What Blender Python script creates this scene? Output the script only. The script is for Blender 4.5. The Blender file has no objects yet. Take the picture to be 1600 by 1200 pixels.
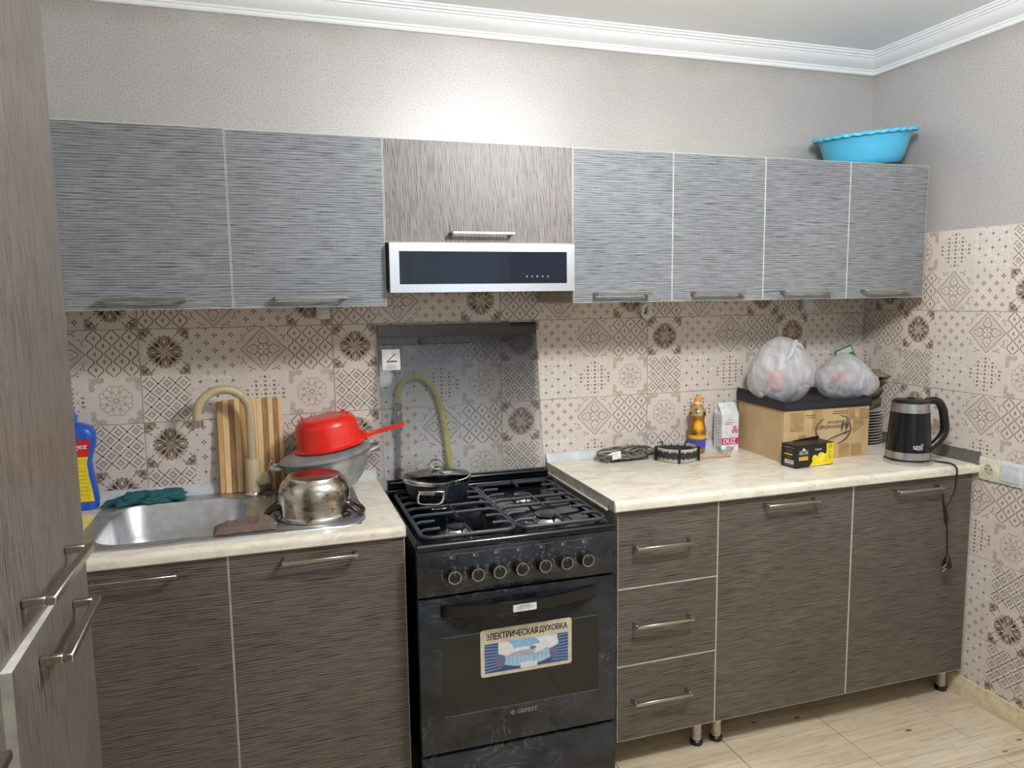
import bpy, bmesh, math, random
from mathutils import Vector, Matrix, noise

random.seed(7)
scene = bpy.context.scene
col = scene.collection

# ------------------------------------------------------------------ camera
cam_d = bpy.data.cameras.new('camera')
cam = bpy.data.objects.new('camera', cam_d)
col.objects.link(cam)
cam_d.sensor_width = 36.0
cam_d.lens = 1166.84 / 1600.0 * 36.0
cam_d.clip_start = 0.02
_R = Vector((0.95126335, -0.30812327, -0.01257338))
_U = Vector((0.04794254, 0.10748944, 0.99304961))
_F = Vector((0.30463018, 0.9452545, -0.11702298))
cam.matrix_world = Matrix(((_R.x, _U.x, -_F.x, 0.07881), (_R.y, _U.y, -_F.y, -2.62067),
                           (_R.z, _U.z, -_F.z, 1.52843), (0, 0, 0, 1)))
scene.camera = cam

# ------------------------------------------------------------------ world and exposure
world = bpy.data.worlds.new('world')
scene.world = world
world.use_nodes = True
world.node_tree.nodes['Background'].inputs[0].default_value = (0.86, 0.93, 1.0, 1)
world.node_tree.nodes['Background'].inputs[1].default_value = 1.3
scene.view_settings.view_transform = 'Standard'
scene.view_settings.look = 'None'
scene.view_settings.gamma = 1.0
scene.view_settings.use_curve_mapping = False
scene.view_settings.exposure = 0.1
LAMP_POS = (1.15, -1.62, 2.22)      # centre of the hanging globe
LAMP_STRENGTH = 168.0

# ------------------------------------------------------------------ helpers
def lin(c):
    return tuple((x / 255 / 12.92) if x / 255 <= 0.04045 else ((x / 255 + 0.055) / 1.055) ** 2.4 for x in c)

def C4(c):
    r = lin(c)
    return (r[0], r[1], r[2], 1.0)

class MB:
    def __init__(s):
        s.v, s.f, s.m = [], [], []
    def add(s, vs, fs, mat=0):
        b = len(s.v)
        s.v += [Vector(v) for v in vs]
        for i, f in enumerate(fs):
            s.f.append([b + k for k in f])
            s.m.append(mat[i] if isinstance(mat, (list, tuple)) else mat)
        return b
    def mark(s):
        return len(s.v)
    def xf(s, M, start=0):
        for i in range(start, len(s.v)):
            s.v[i] = M @ s.v[i]
        return s
    def box(s, x0, x1, y0, y1, z0, z1, mat=0, front=None, back=None, right=None, left=None, top=None, bottom=None):
        vs = [(x0, y0, z0), (x1, y0, z0), (x1, y1, z0), (x0, y1, z0), (x0, y0, z1), (x1, y0, z1), (x1, y1, z1), (x0, y1, z1)]
        fs = [(0, 3, 2, 1), (4, 5, 6, 7), (0, 1, 5, 4), (1, 2, 6, 5), (2, 3, 7, 6), (3, 0, 4, 7)]
        ms = [mat if q is None else q for q in (bottom, top, front, right, back, left)]
        s.add(vs, fs, ms)
        return s
    def rbox(s, x0, x1, y0, y1, z0, z1, r=0.003, seg=2, mat=0):
        bm = bmesh.new()
        bmesh.ops.create_cube(bm, size=1.0)
        for v in bm.verts:
            v.co = Vector(((x0 + x1) / 2 + v.co.x * (x1 - x0), (y0 + y1) / 2 + v.co.y * (y1 - y0), (z0 + z1) / 2 + v.co.z * (z1 - z0)))
        bmesh.ops.bevel(bm, geom=bm.edges[:], offset=r, segments=seg, profile=0.5, affect='EDGES')
        s.frombm(bm, mat)
        return s
    def frombm(s, bm, mat=None):
        bm.verts.index_update()
        vs = [v.co.copy() for v in bm.verts]
        fs = [[v.index for v in f.verts] for f in bm.faces]
        ms = [f.material_index if mat is None else mat for f in bm.faces]
        b = len(s.v)
        s.v += vs
        for f, m in zip(fs, ms):
            s.f.append([b + k for k in f]); s.m.append(m)
        bm.free()
        return s
    def lathe(s, prof, c=(0, 0, 0), n=40, mat=0, M=None, cap0=True, cap1=True, a0=0.0):
        b = len(s.v)
        vs = []
        for (r, z) in prof:
            for k in range(n):
                a = a0 + 2 * math.pi * k / n
                vs.append((r * math.cos(a), r * math.sin(a), z))
        fs = []
        ms = []
        for i in range(len(prof) - 1):
            for k in range(n):
                k2 = (k + 1) % n
                fs.append((i * n + k, i * n + k2, (i + 1) * n + k2, (i + 1) * n + k))
                ms.append(mat[i] if isinstance(mat, (list, tuple)) else mat)
        m0 = mat[0] if isinstance(mat, (list, tuple)) else mat
        m1 = mat[-1] if isinstance(mat, (list, tuple)) else mat
        if cap0: fs.append(tuple(range(n - 1, -1, -1))); ms.append(m0)
        if cap1: fs.append(tuple((len(prof) - 1) * n + k for k in range(n))); ms.append(m1)
        s.add(vs, fs, ms)
        T = Matrix.Translation(c) @ (M if M is not None else Matrix.Identity(4))
        for i in range(b, len(s.v)):
            s.v[i] = T @ s.v[i]
        return s
    def tube(s, path, r, n=10, mat=0, closed=False, caps=True, flat=None):
        P = [Vector(p) for p in path]
        N = len(P)
        rs = r if isinstance(r, (list, tuple)) else [r] * N
        up = None
        rings = []
        for i in range(N):
            if closed: t = P[(i + 1) % N] - P[i - 1]
            else: t = P[min(i + 1, N - 1)] - P[max(i - 1, 0)]
            t.normalize()
            if up is None:
                q = Vector((0, 0, 1)) if abs(t.z) < 0.9 else Vector((1, 0, 0))
                up = (q - t * q.dot(t)).normalized()
            else:
                up = (up - t * up.dot(t))
                up = up.normalized() if up.length > 1e-6 else Vector((0, 0, 1))
            w = t.cross(up)
            ring = []
            for k in range(n):
                a = 2 * math.pi * (k + 0.5) / n
                ca, sa = math.cos(a), math.sin(a)
                ring.append(P[i] + (w * ca * (flat or 1.0) + up * sa) * rs[i])
            rings.append(ring)
        vs = [v for q in rings for v in q]
        fs = []
        for i in range(N if closed else N - 1):
            j = (i + 1) % N
            for k in range(n):
                k2 = (k + 1) % n
                fs.append((i * n + k, i * n + k2, j * n + k2, j * n + k))
        if caps and not closed:
            fs.append(tuple(range(n - 1, -1, -1)))
            fs.append(tuple((N - 1) * n + k for k in range(n)))
        s.add(vs, fs, mat)
        return s
    def prism(s, poly, M, d, mat=0, side=None):
        """poly in local xy, extruded from z=0 to z=d, placed by M"""
        n = len(poly)
        vs = [M @ Vector((p[0], p[1], 0)) for p in poly] + [M @ Vector((p[0], p[1], d)) for p in poly]
        fs = [tuple(range(n - 1, -1, -1)), tuple(range(n, 2 * n))]
        fs += [(k, (k + 1) % n, n + (k + 1) % n, n + k) for k in range(n)]
        sm = mat if side is None else side
        s.add(vs, fs, [mat, mat] + [sm] * n)
        return s
    def grid(s, nu, nv, fn, mat=0, cu=False, cv=False):
        vs = [fn(i / (nu if cu else nu - 1), j / (nv if cv else nv - 1)) for j in range(nv) for i in range(nu)]
        fs = []
        for j in range(nv if cv else nv - 1):
            for i in range(nu if cu else nu - 1):
                i2, j2 = (i + 1) % nu, (j + 1) % nv
                fs.append((j * nu + i, j * nu + i2, j2 * nu + i2, j2 * nu + i))
        s.add(vs, fs, mat)
        return s

ORIG = {}
def base_mesh(name, mb, mats, off, smooth=True, ang=38):
    me = bpy.data.meshes.new(name)
    me.from_pydata([v - off for v in mb.v], [], mb.f)
    for m in mats:
        me.materials.append(m)
    me.polygons.foreach_set('material_index', mb.m)
    me.update()
    if smooth:
        me.polygons.foreach_set('use_smooth', [True] * len(me.polygons))
        me.set_sharp_from_angle(angle=math.radians(ang))
    bm = bmesh.new(); bm.from_mesh(me)
    bmesh.ops.recalc_face_normals(bm, faces=bm.faces[:])
    bm.to_mesh(me); bm.free()
    return me

def obj(name, mb, mats, parent=None, label=None, cat=None, group=None, kind=None, loc=None, smooth=True, ang=38, recalc=True):
    """mb is in world coordinates; the object's origin is loc (or its parent's origin)."""
    if not isinstance(mats, (list, tuple)): mats = [mats]
    if parent is not None:
        off = ORIG[parent.name]
    else:
        if loc is None:
            xs = [v.x for v in mb.v]; ys = [v.y for v in mb.v]; zs = [v.z for v in mb.v]
            loc = ((min(xs) + max(xs)) / 2, (min(ys) + max(ys)) / 2, min(zs))
        off = Vector(loc)
    me = base_mesh(name, mb, mats, off, smooth, ang)
    o = bpy.data.objects.new(name, me)
    col.objects.link(o)
    if parent is not None: o.parent = parent
    else: o.location = off
    ORIG[o.name] = off
    setp(o, label, cat, group, kind)
    return o

def setp(o, label=None, cat=None, group=None, kind=None):
    if label: o['label'] = label
    if cat: o['category'] = cat
    if group: o['group'] = group
    if kind: o['kind'] = kind

def thing(name, loc, label, cat, group=None):
    o = bpy.data.objects.new(name, None)
    col.objects.link(o)
    o.location = loc
    o.empty_display_size = 0.05
    ORIG[o.name] = Vector(loc)
    setp(o, label, cat, group)
    return o

def plane_M(o, ux, uy):
    ux = Vector(ux).normalized(); uy = Vector(uy).normalized(); n = ux.cross(uy)
    return Matrix(((ux.x, uy.x, n.x, o[0]), (ux.y, uy.y, n.y, o[1]), (ux.z, uy.z, n.z, o[2]), (0, 0, 0, 1)))

def FRONT(x, y, z):      # plane facing -y, local x -> +x, local y -> +z
    return plane_M((x, y, z), (1, 0, 0), (0, 0, 1))

def text_into(mb, body, M, w=None, h=None, mat=0, depth=0.0004, bold=0.0, shear=0.0):
    """lettering centred on the local origin of M and fitted to w x h"""
    cu = bpy.data.curves.new('tmp', 'FONT')
    cu.body = body; cu.size = 1.0; cu.align_x = 'CENTER'; cu.fill_mode = 'FRONT'
    cu.shear = shear; cu.resolution_u = 3
    t = bpy.data.objects.new('tmp', cu)
    me = bpy.data.meshes.new_from_object(t)
    vs = [v.co.copy() for v in me.vertices]
    fs = [list(p.vertices) for p in me.polygons]
    bpy.data.objects.remove(t); bpy.data.curves.remove(cu); bpy.data.meshes.remove(me)
    if not vs: return
    x0 = min(v.x for v in vs); x1 = max(v.x for v in vs); y0 = min(v.y for v in vs); y1 = max(v.y for v in vs)
    sx = w / (x1 - x0) if w else None
    sy = h / (y1 - y0) if h else None
    if sx is None: sx = sy
    if sy is None: sy = sx
    reps = [(0, 0)] if not bold else [(-1, 0), (1, 0), (0, .6), (0, -.6)]
    for k, (dx, dy) in enumerate(reps):
        mb.add([M @ Vector(((v.x - (x0 + x1) / 2 + dx * bold * .7) * sx, (v.y - (y0 + y1) / 2 + dy * bold * .7) * sy, depth + k * .00001)) for v in vs], fs, mat)

def rrect(w, h, r, n=5):
    pts = []
    for cx, cy, a in ((w / 2 - r, h / 2 - r, 0), (-w / 2 + r, h / 2 - r, 90), (-w / 2 + r, -h / 2 + r, 180), (w / 2 - r, -h / 2 + r, 270)):
        for k in range(n + 1):
            t = math.radians(a + 90 * k / n)
            pts.append((cx + r * math.cos(t), cy + r * math.sin(t)))
    return pts

def smooth_path(pts, n=8):
    """Catmull-Rom through pts"""
    P = [Vector(p) for p in pts]
    out = []
    for i in range(len(P) - 1):
        a = P[max(i - 1, 0)]; b = P[i]; c = P[i + 1]; d = P[min(i + 2, len(P) - 1)]
        for k in range(n):
            t = k / n
            out.append(0.5 * ((2 * b) + (c - a) * t + (2 * a - 5 * b + 4 * c - d) * t * t + (-a + 3 * b - 3 * c + d) * t ** 3))
    out.append(P[-1])
    return out

# ------------------------------------------------------------------ materials
class NT:
    def __init__(s, name):
        s.mat = bpy.data.materials.new(name)
        s.mat.use_nodes = True
        s.t = s.mat.node_tree
        s.b = s.t.nodes['Principled BSDF']
    def n(s, typ, **kw):
        nd = s.t.nodes.new(typ)
        for k, v in kw.items():
            if k.startswith('i_'):
                nd.inputs[int(k[2:])].default_value = v
            else:
                setattr(nd, k, v)
        return nd
    def l(s, a, b):
        s.t.links.new(a, b)
    def pos(s, scale=(1, 1, 1), rot=(0, 0, 0), obj=False):
        if obj: src = s.n('ShaderNodeTexCoord').outputs['Object']
        else: src = s.n('ShaderNodeNewGeometry').outputs['Position']
        mp = s.n('ShaderNodeMapping')
        mp.inputs['Scale'].default_value = scale
        mp.inputs['Rotation'].default_value = rot
        s.l(src, mp.inputs['Vector'])
        return mp.outputs[0]
    def noise(s, vec, scale=5, detail=3, rough=0.55, dist=0.0):
        nd = s.n('ShaderNodeTexNoise')
        nd.inputs['Scale'].default_value = scale; nd.inputs['Detail'].default_value = detail
        nd.inputs['Roughness'].default_value = rough; nd.inputs['Distortion'].default_value = dist
        if vec is not None: s.l(vec, nd.inputs['Vector'])
        return nd.outputs['Fac']
    def ramp(s, fac, stops):
        r = s.n('ShaderNodeValToRGB')
        el = r.color_ramp.elements
        while len(el) < len(stops): el.new(0.5)
        for e, (p, c) in zip(el, stops):
            e.position = p
            e.color = C4(c) if len(c) == 3 else c
        s.l(fac, r.inputs[0])
        return r.outputs[0]
    def mix(s, fac, a, b, mode='MIX'):
        m = s.n('ShaderNodeMix', data_type='RGBA', blend_type=mode)
        for sock, v in ((m.inputs[0], fac), (m.inputs[6], a), (m.inputs[7], b)):
            if hasattr(v, 'is_output') or isinstance(v, bpy.types.NodeSocket): s.l(v, sock)
            elif isinstance(v, (int, float)): sock.default_value = v
            else: sock.default_value = C4(v)
        return m.outputs[2]
    def bump(s, h, strength=0.2, dist=0.002):
        b = s.n('ShaderNodeBump')
        b.inputs['Strength'].default_value = strength; b.inputs['Distance'].default_value = dist
        s.l(h, b.inputs['Height']); s.l(b.outputs[0], s.b.inputs['Normal'])
    def set(s, **kw):
        for k, v in kw.items():
            s.b.inputs[k.replace('_', ' ')].default_value = v
        return s

def simple(name, c, rough=0.5, metal=0.0, var=0.06, scale=40, bump=0.0, spec=0.5, c2=None, **kw):
    """plain material with a little procedural mottling"""
    m = NT(name)
    f = m.noise(m.pos(obj=True), scale, 3)
    d = c2 if c2 else tuple(max(0, x * (1 - var * 2)) for x in c)
    m.l(m.ramp(f, [(0.3, d), (0.7, c)]), m.b.inputs['Base Color'])
    m.set(Roughness=rough, Metallic=metal)
    m.b.inputs['Specular IOR Level'].default_value = spec
    for k, v in kw.items():
        m.b.inputs[k].default_value = v
    if bump: m.bump(f, bump)
    return m.mat

def laminate(name, dark, mid, light, vertical=False, rough=0.42, spec=0.5, bump=0.3):
    """embossed fine-line laminate: wobbly hair lines with broken darker strokes and a faint cross weave"""
    m = NT(name)
    src = m.n('ShaderNodeNewGeometry').outputs['Position']
    def mp(scale):
        q = m.n('ShaderNodeMapping'); q.inputs['Scale'].default_value = scale
        m.l(src, q.inputs['Vector']); return q.outputs[0]
    def math2(op, a, b, c=None):
        q = m.n('ShaderNodeMath', operation=op)
        for k, v in enumerate((a, b, c)):
            if v is None: continue
            if isinstance(v, (int, float)): q.inputs[k].default_value = v
            else: m.l(v, q.inputs[k])
        return q.outputs[0]
    w = m.n('ShaderNodeTexWave')
    w.wave_type = 'BANDS'; w.bands_direction = 'DIAGONAL' if vertical else 'Z'
    w.inputs['Scale'].default_value = 86.0 if vertical else 43.0
    w.inputs['Distortion'].default_value = 7.0; w.inputs['Detail'].default_value = 2.0
    w.inputs['Detail Scale'].default_value = 0.9; w.inputs['Detail Roughness'].default_value = 0.6
    m.l(mp((1, 1, .10) if vertical else (.10, .10, 1)), w.inputs['Vector'])
    a = m.noise(mp((330, 330, 14) if vertical else (14, 14, 330)), 1, 3, 0.6)
    b = m.noise(mp((20, 20, 420) if vertical else (420, 420, 20)), 1, 2, 0.5)      # cross weave
    g = m.noise(mp((4, 4, 4)), 1, 2)
    f = math2('MULTIPLY_ADD', w.outputs['Fac'], 0.19, math2('MULTIPLY', a, 0.69))
    f = math2('MULTIPLY_ADD', b, 0.12, f)
    base = m.ramp(f, [(0.33, dark), (0.45, mid), (0.66, light)])
    tone = m.ramp(g, [(0.3, (236, 236, 236)), (0.7, (255, 255, 255))])
    m.l(m.mix(1.0, base, tone, 'MULTIPLY'), m.b.inputs['Base Color'])
    m.set(Roughness=rough)
    m.b.inputs['Specular IOR Level'].default_value = spec
    m.bump(f, bump, 0.0012)
    return m.mat

def wood(name, c1, c2, axis='z', rough=0.5):
    m = NT(name)
    sc = {'z': (90, 90, 5), 'x': (5, 90, 90), 'y': (90, 5, 90)}[axis]
    f = m.noise(m.pos(sc), 1, 4, 0.6, 0.4)
    m.l(m.ramp(f, [(0.3, c1), (0.7, c2)]), m.b.inputs['Base Color'])
    m.set(Roughness=rough); m.bump(f, 0.1)
    return m.mat

def glass(name, c=(255, 255, 255), rough=0.02, ior=1.45, alpha=None):
    m = NT(name)
    m.set(Roughness=rough)
    m.b.inputs['Base Color'].default_value = C4(c)
    m.b.inputs['Transmission Weight'].default_value = 1.0
    m.b.inputs['IOR'].default_value = ior
    return m.mat

def thin_glass(name, tint, k=0.06, rough=0.03):
    """thin pane: tinted straight-through light plus a fresnel reflection"""
    m = NT(name)
    t = m.t
    tr = m.n('ShaderNodeBsdfTransparent'); tr.inputs[0].default_value = C4(tint)
    gl = m.n('ShaderNodeBsdfGlossy'); gl.inputs['Roughness'].default_value = rough
    gl.inputs['Color'].default_value = (1, 1, 1, 1)
    fr = m.n('ShaderNodeFresnel'); fr.inputs[0].default_value = 1.5
    add = m.n('ShaderNodeMath', operation='ADD'); m.l(fr.outputs[0], add.inputs[0]); add.inputs[1].default_value = k
    mx = m.n('ShaderNodeMixShader')
    m.l(add.outputs[0], mx.inputs[0]); m.l(tr.outputs[0], mx.inputs[1]); m.l(gl.outputs[0], mx.inputs[2])
    m.l(mx.outputs[0], t.nodes['Material Output'].inputs[0])
    return m.mat

M = {}
M['lam_low'] = laminate('brown horizontal grain laminate', (46, 40, 36), (92, 83, 76), (118, 108, 100), False, 0.42)
M['lam_up'] = laminate('grey horizontal grain laminate', (62, 64, 66), (116, 119, 122), (148, 152, 155), False, 0.31, 0.6)
M['lam_vert'] = laminate('taupe vertical grain laminate', (66, 60, 58), (112, 105, 102), (138, 131, 128), True, 0.45)
M['lam_tall'] = laminate('taupe brown vertical grain laminate', (52, 47, 42), (88, 81, 74), (108, 101, 93), True, 0.40)
M['edge'] = simple('white edge band', (222, 220, 210), 0.4)
M['carcass'] = simple('beige cabinet board', (196, 186, 160), 0.55)
M['nickel'] = simple('brushed nickel', (190, 184, 172), 0.28, 1.0, scale=200)
M['steel'] = simple('stainless steel', (206, 206, 206), 0.33, 1.0, scale=60)
M['steel_sink'] = simple('dull sink steel', (208, 210, 213), 0.42, 1.0, scale=30, var=0.06)
M['chrome'] = simple('chrome', (225, 225, 225), 0.08, 1.0)
M['black_plastic'] = simple('black plastic', (22, 23, 26), 0.35)
M['black_gloss'] = simple('black glossy enamel', (10, 11, 14), 0.12)
M['white_plastic'] = simple('white plastic', (226, 228, 226), 0.35)
M['cream_plastic'] = simple('cream plastic', (228, 224, 200), 0.35)
M['white_paint'] = simple('white paint', (238, 241, 243), 0.5, var=0.005)
M['hood_steel'] = simple('brushed hood steel', (214, 215, 220), .32, 1.0, var=.015, scale=150)
M['print_black'] = simple('black print', (24, 24, 26), 0.5)
M['print_grey'] = simple('grey print', (150, 150, 150), 0.5)
M['paper'] = simple('white paper', (228, 228, 224), 0.6)

def mk_wallpaper():
    m = NT('grey speckled wallpaper')
    p = m.pos()
    f = m.noise(p, 210, 3, 0.7)
    g = m.noise(p, 1.4, 3)
    base = m.ramp(f, [(0.30, (112, 108, 104)), (0.42, (172, 168, 165)), (0.55, (189, 186, 183)), (0.72, (208, 206, 203))])
    tone = m.ramp(g, [(0.3, (236, 234, 234)), (0.7, (255, 255, 255))])
    c = m.mix(1.0, base, tone, 'MULTIPLY')
    # soot and dust that has settled in a ragged strip under the cornice
    sx = m.n('ShaderNodeSeparateXYZ'); m.l(m.n('ShaderNodeNewGeometry').outputs['Position'], sx.inputs[0])
    w = m.noise(p, 5, 4)
    a = m.n('ShaderNodeMath', operation='MULTIPLY_ADD'); m.l(w, a.inputs[0]); a.inputs[1].default_value = 0.16; m.l(sx.outputs[2], a.inputs[2])
    d = m.ramp(a.outputs[0], [(0.0, (255, 255, 255)), (1.0, (255, 255, 255))])
    mr = m.n('ShaderNodeMapRange'); m.l(a.outputs[0], mr.inputs[0])
    mr.inputs[1].default_value = 2.44; mr.inputs[2].default_value = 2.53; mr.inputs[3].default_value = 0.0; mr.inputs[4].default_value = 0.45
    c = m.mix(mr.outputs[0], c, (132, 118, 100))
    m.l(c, m.b.inputs['Base Color'])
    m.set(Roughness=0.40); m.b.inputs['Specular IOR Level'].default_value = 1.0; m.b.inputs['Coat Weight'].default_value = 0.6; m.b.inputs['Coat Roughness'].default_value = 0.4; m.b.inputs['Coat IOR'].default_value = 1.6
    m.bump(f, 0.5, 0.0015)
    return m.mat
M['wallpaper'] = mk_wallpaper()

def mk_floor():
    m = NT('pale knotty wood look floor tile')
    p = m.pos((3.5, 60, 1))
    f = m.noise(p, 1, 5, 0.6, 0.6)
    g = m.noise(m.pos((1.0, 5, 1)), 1.5, 3)
    base = m.ramp(f, [(0.28, (190, 172, 146)), (0.45, (218, 203, 178)), (0.7, (232, 220, 199))])
    tone = m.ramp(g, [(0.3, (226, 220, 210)), (0.7, (255, 255, 255))])
    c = m.mix(1.0, base, tone, 'MULTIPLY')
    vo = m.n('ShaderNodeTexVoronoi'); vo.inputs['Scale'].default_value = 1.0
    m.l(m.pos((6.0, 14, 1)), vo.inputs['Vector'])
    k = m.ramp(vo.outputs['Distance'], [(0.0, (96, 70, 48)), (0.065, (130, 100, 72)), (0.11, (255, 255, 255))])
    c = m.mix(1.0, c, k, 'MULTIPLY')
    # fine dark cracks
    cr = m.noise(m.pos((2.2, 42, 1)), 1, 4, 0.5, 0.8)
    k2 = m.ramp(cr, [(0.485, (255, 255, 255)), (0.5, (176, 150, 120)), (0.515, (255, 255, 255))])
    c = m.mix(0.45, c, m.mix(1.0, c, k2, 'MULTIPLY'))
    m.l(c, m.b.inputs['Base Color'])
    m.set(Roughness=0.3)
    return m.mat
M['floor'] = mk_floor()

def mk_counter():
    m = NT('cream marble laminate')
    p = m.pos((4, 9, 6), (0, 0, 0.45))
    f = m.noise(p, 1.6, 6, 0.62, 1.6)
    base = m.ramp(f, [(0.30, (208, 197, 176)), (0.5, (228, 220, 203)), (0.75, (238, 233, 221))])
    v = m.noise(m.pos((3, 8, 5), (0, 0, 0.5)), 2.6, 5, 0.55, 2.2)
    k = m.ramp(v, [(0.475, (255, 255, 255)), (0.5, (190, 168, 138)), (0.525, (255, 255, 255))])
    c = m.mix(0.25, base, m.mix(1.0, base, k, 'MULTIPLY'))
    m.l(c, m.b.inputs['Base Color'])
    m.set(Roughness=0.2)
    return m.mat
M['counter'] = mk_counter()

def mk_blackmarble():
    m = NT('black marble print glass')
    p = m.pos((5, 5, 7), (0.3, 0.6, 0.2))
    v = m.noise(p, 1.7, 6, 0.6, 1.2)
    k = m.ramp(v, [(0.480, (0, 0, 0)), (0.5, (255, 255, 255)), (0.516, (0, 0, 0))])
    msk = m.noise(m.pos(), 7, 2)
    mk = m.ramp(msk, [(0.45, (0, 0, 0)), (0.64, (135, 135, 135))])
    k = m.mix(1.0, k, mk, 'MULTIPLY')
    cloud = m.ramp(m.noise(p, 1.3, 5), [(0.35, (18, 21, 26)), (0.7, (48, 54, 60))])
    c = m.mix(k, cloud, (150, 156, 160))
    m.l(c, m.b.inputs['Base Color'])
    m.set(Roughness=0.13)
    return m.mat
M['marble_black'] = mk_blackmarble()

# ================================================================== THE ROOM
XL, XR, YF, ZCEIL = -0.56, 2.5285, -3.3, 2.49
TX, TZ, TW, TH = -0.3202, 1.439, 0.6, 0.3     # back wall tile grid
RY, RZ = -0.223, 1.452                         # right wall tile grid
ZL, ZR = 0.893, 0.900                          # worktop heights

mb = MB(); mb.box(XL - 0.1, XR + 0.1, 0.0, 0.12, 0, ZCEIL)
wall_back = obj('wall_back', mb, M['wallpaper'], kind='structure', loc=(0, 0, 0), smooth=False)
mb = MB(); mb.box(XR, XR + 0.12, YF, 0.0, 0, ZCEIL)
wall_right = obj('wall_right', mb, M['wallpaper'], kind='structure', loc=(XR, 0, 0), smooth=False)
mb = MB(); mb.box(XL - 0.12, XL, YF, 0.0, 0, ZCEIL)
wall_left = obj('wall_left', mb, M['wallpaper'], kind='structure', loc=(XL, 0, 0), smooth=False)
# wall behind the camera, with a window
wx0, wx1, wz0, wz1 = 0.35, 1.75, 0.95, 2.2
mb = MB()
for q in ((XL - .1, wx0, 0, ZCEIL), (wx1, XR + .1, 0, ZCEIL), (wx0, wx1, 0, wz0), (wx0, wx1, wz1, ZCEIL)):
    mb.box(q[0], q[1], YF - 0.12, YF, q[2], q[3])
wall_front = obj('wall_front', mb, M['wallpaper'], kind='structure', loc=(0, YF, 0), smooth=False)
mb = MB()
for q in ((wx0, wx0 + .06, wz0, wz1), (wx1 - .06, wx1, wz0, wz1), (wx0 + .06, wx1 - .06, wz0, wz0 + .06), (wx0 + .06, wx1 - .06, wz1 - .06, wz1), (1.02, 1.08, wz0 + .06, wz1 - .06)):
    mb.box(q[0], q[1], YF - 0.09, YF - 0.03, q[2], q[3])
win = obj('window_1', mb, M['white_plastic'], kind='structure', smooth=False)
for a, b in ((wx0 + .06, 1.02), (1.08, wx1 - .06)):
    mb = MB(); mb.box(a, b, YF - .064, YF - .056, wz0 + .06, wz1 - .06)
    obj('pane', mb, thin_glass('window glass', (240, 246, 246)), win, smooth=False)
mb = MB(); mb.rbox(wx0 - .04, wx1 + .04, YF - .03, YF + .1, wz0 - .03, wz0, .005)
obj('window_sill', mb, M['white_plastic'], win)

mb = MB(); mb.box(XL - 0.1, XR + 0.1, YF - .1, 0.1, ZCEIL, ZCEIL + 0.1)
ceiling = obj('ceiling', mb, M['white_paint'], kind='structure', loc=(0, 0, ZCEIL), smooth=False)

# crown moulding: profile (out from wall, z)
prof = [(0, 2.419), (0.010, 2.419), (0.014, 2.424), (0.014, 2.431), (0.019, 2.433), (0.020, 2.438), (0.030, 2.443), (0.044, 2.451),
        (0.055, 2.462), (0.060, 2.470), (0.066, 2.471), (0.067, 2.476), (0.076, 2.478), (0.078, 2.484), (0.085, 2.485), (0.086, ZCEIL), (0, ZCEIL)]
mb = MB()
b = mb.mark()
vs = [(XL, -d, z) for d, z in prof] + [(XR - d, -d, z) for d, z in prof]
n = len(prof)
mb.add(vs, [(k, (k + 1) % n, n + (k + 1) % n, n + k) for k in range(n)])
obj('trim_1', mb, M['white_paint'], kind='structure', label='white stepped cornice above the back wall', ang=20)
mb = MB()
vs = [(XR - d, -d, z) for d, z in prof] + [(XR - d, YF, z) for d, z in prof]
mb.add(vs, [(k, (k + 1) % n, n + (k + 1) % n, n + k) for k in range(n)])
obj('trim_2', mb, M['white_paint'], kind='structure', label='white stepped cornice above the right wall', ang=20)

# floor: a screed with laid wood-look tiles, every tile its own piece
mb = MB(); mb.box(XL - .1, XR + .1, YF - .1, 0.1, -0.1, -0.006)
floor = obj('floor', mb, simple('grey screed', (96, 84, 70), 0.8), kind='structure', loc=(0, 0, 0), smooth=False)
fx = [XL, 0.281, 0.685, 1.089, 1.493, 1.897, 2.301, XR]
fx = [XL, -0.123] + fx[1:]
fy = [0.0, -0.92, -2.12, YF]
for i in range(len(fx) - 1):
    for j in range(len(fy) - 1):
        mb = MB(); mb.rbox(fx[i] + .0013, fx[i + 1] - .0013, fy[j + 1] + .001, fy[j] - .001, -0.006, 0.0, .0008, 1)
        obj('floor_tile', mb, M['floor'], floor)

# baseboard on the right wall
mb = MB()
pr = [(0, 0), (0.018, 0), (0.018, 0.035), (0.014, 0.05), (0.009, 0.062), (0.009, 0.068), (0, 0.07)]
n = len(pr)
vs = [(XR - 0.008 - d, -0.02, z) for d, z in pr] + [(XR - 0.008 - d, YF + .002, z) for d, z in pr]
mb.add(vs, [(k, (k + 1) % n, n + (k + 1) % n, n + k) for k in range(n)] + [tuple(range(n)), tuple(range(2 * n - 1, n - 1, -1))])
obj('baseboard_right', mb, simple('cream skirting', (222, 206, 168), 0.45), kind='structure', label='cream skirting board along the right wall')

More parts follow.
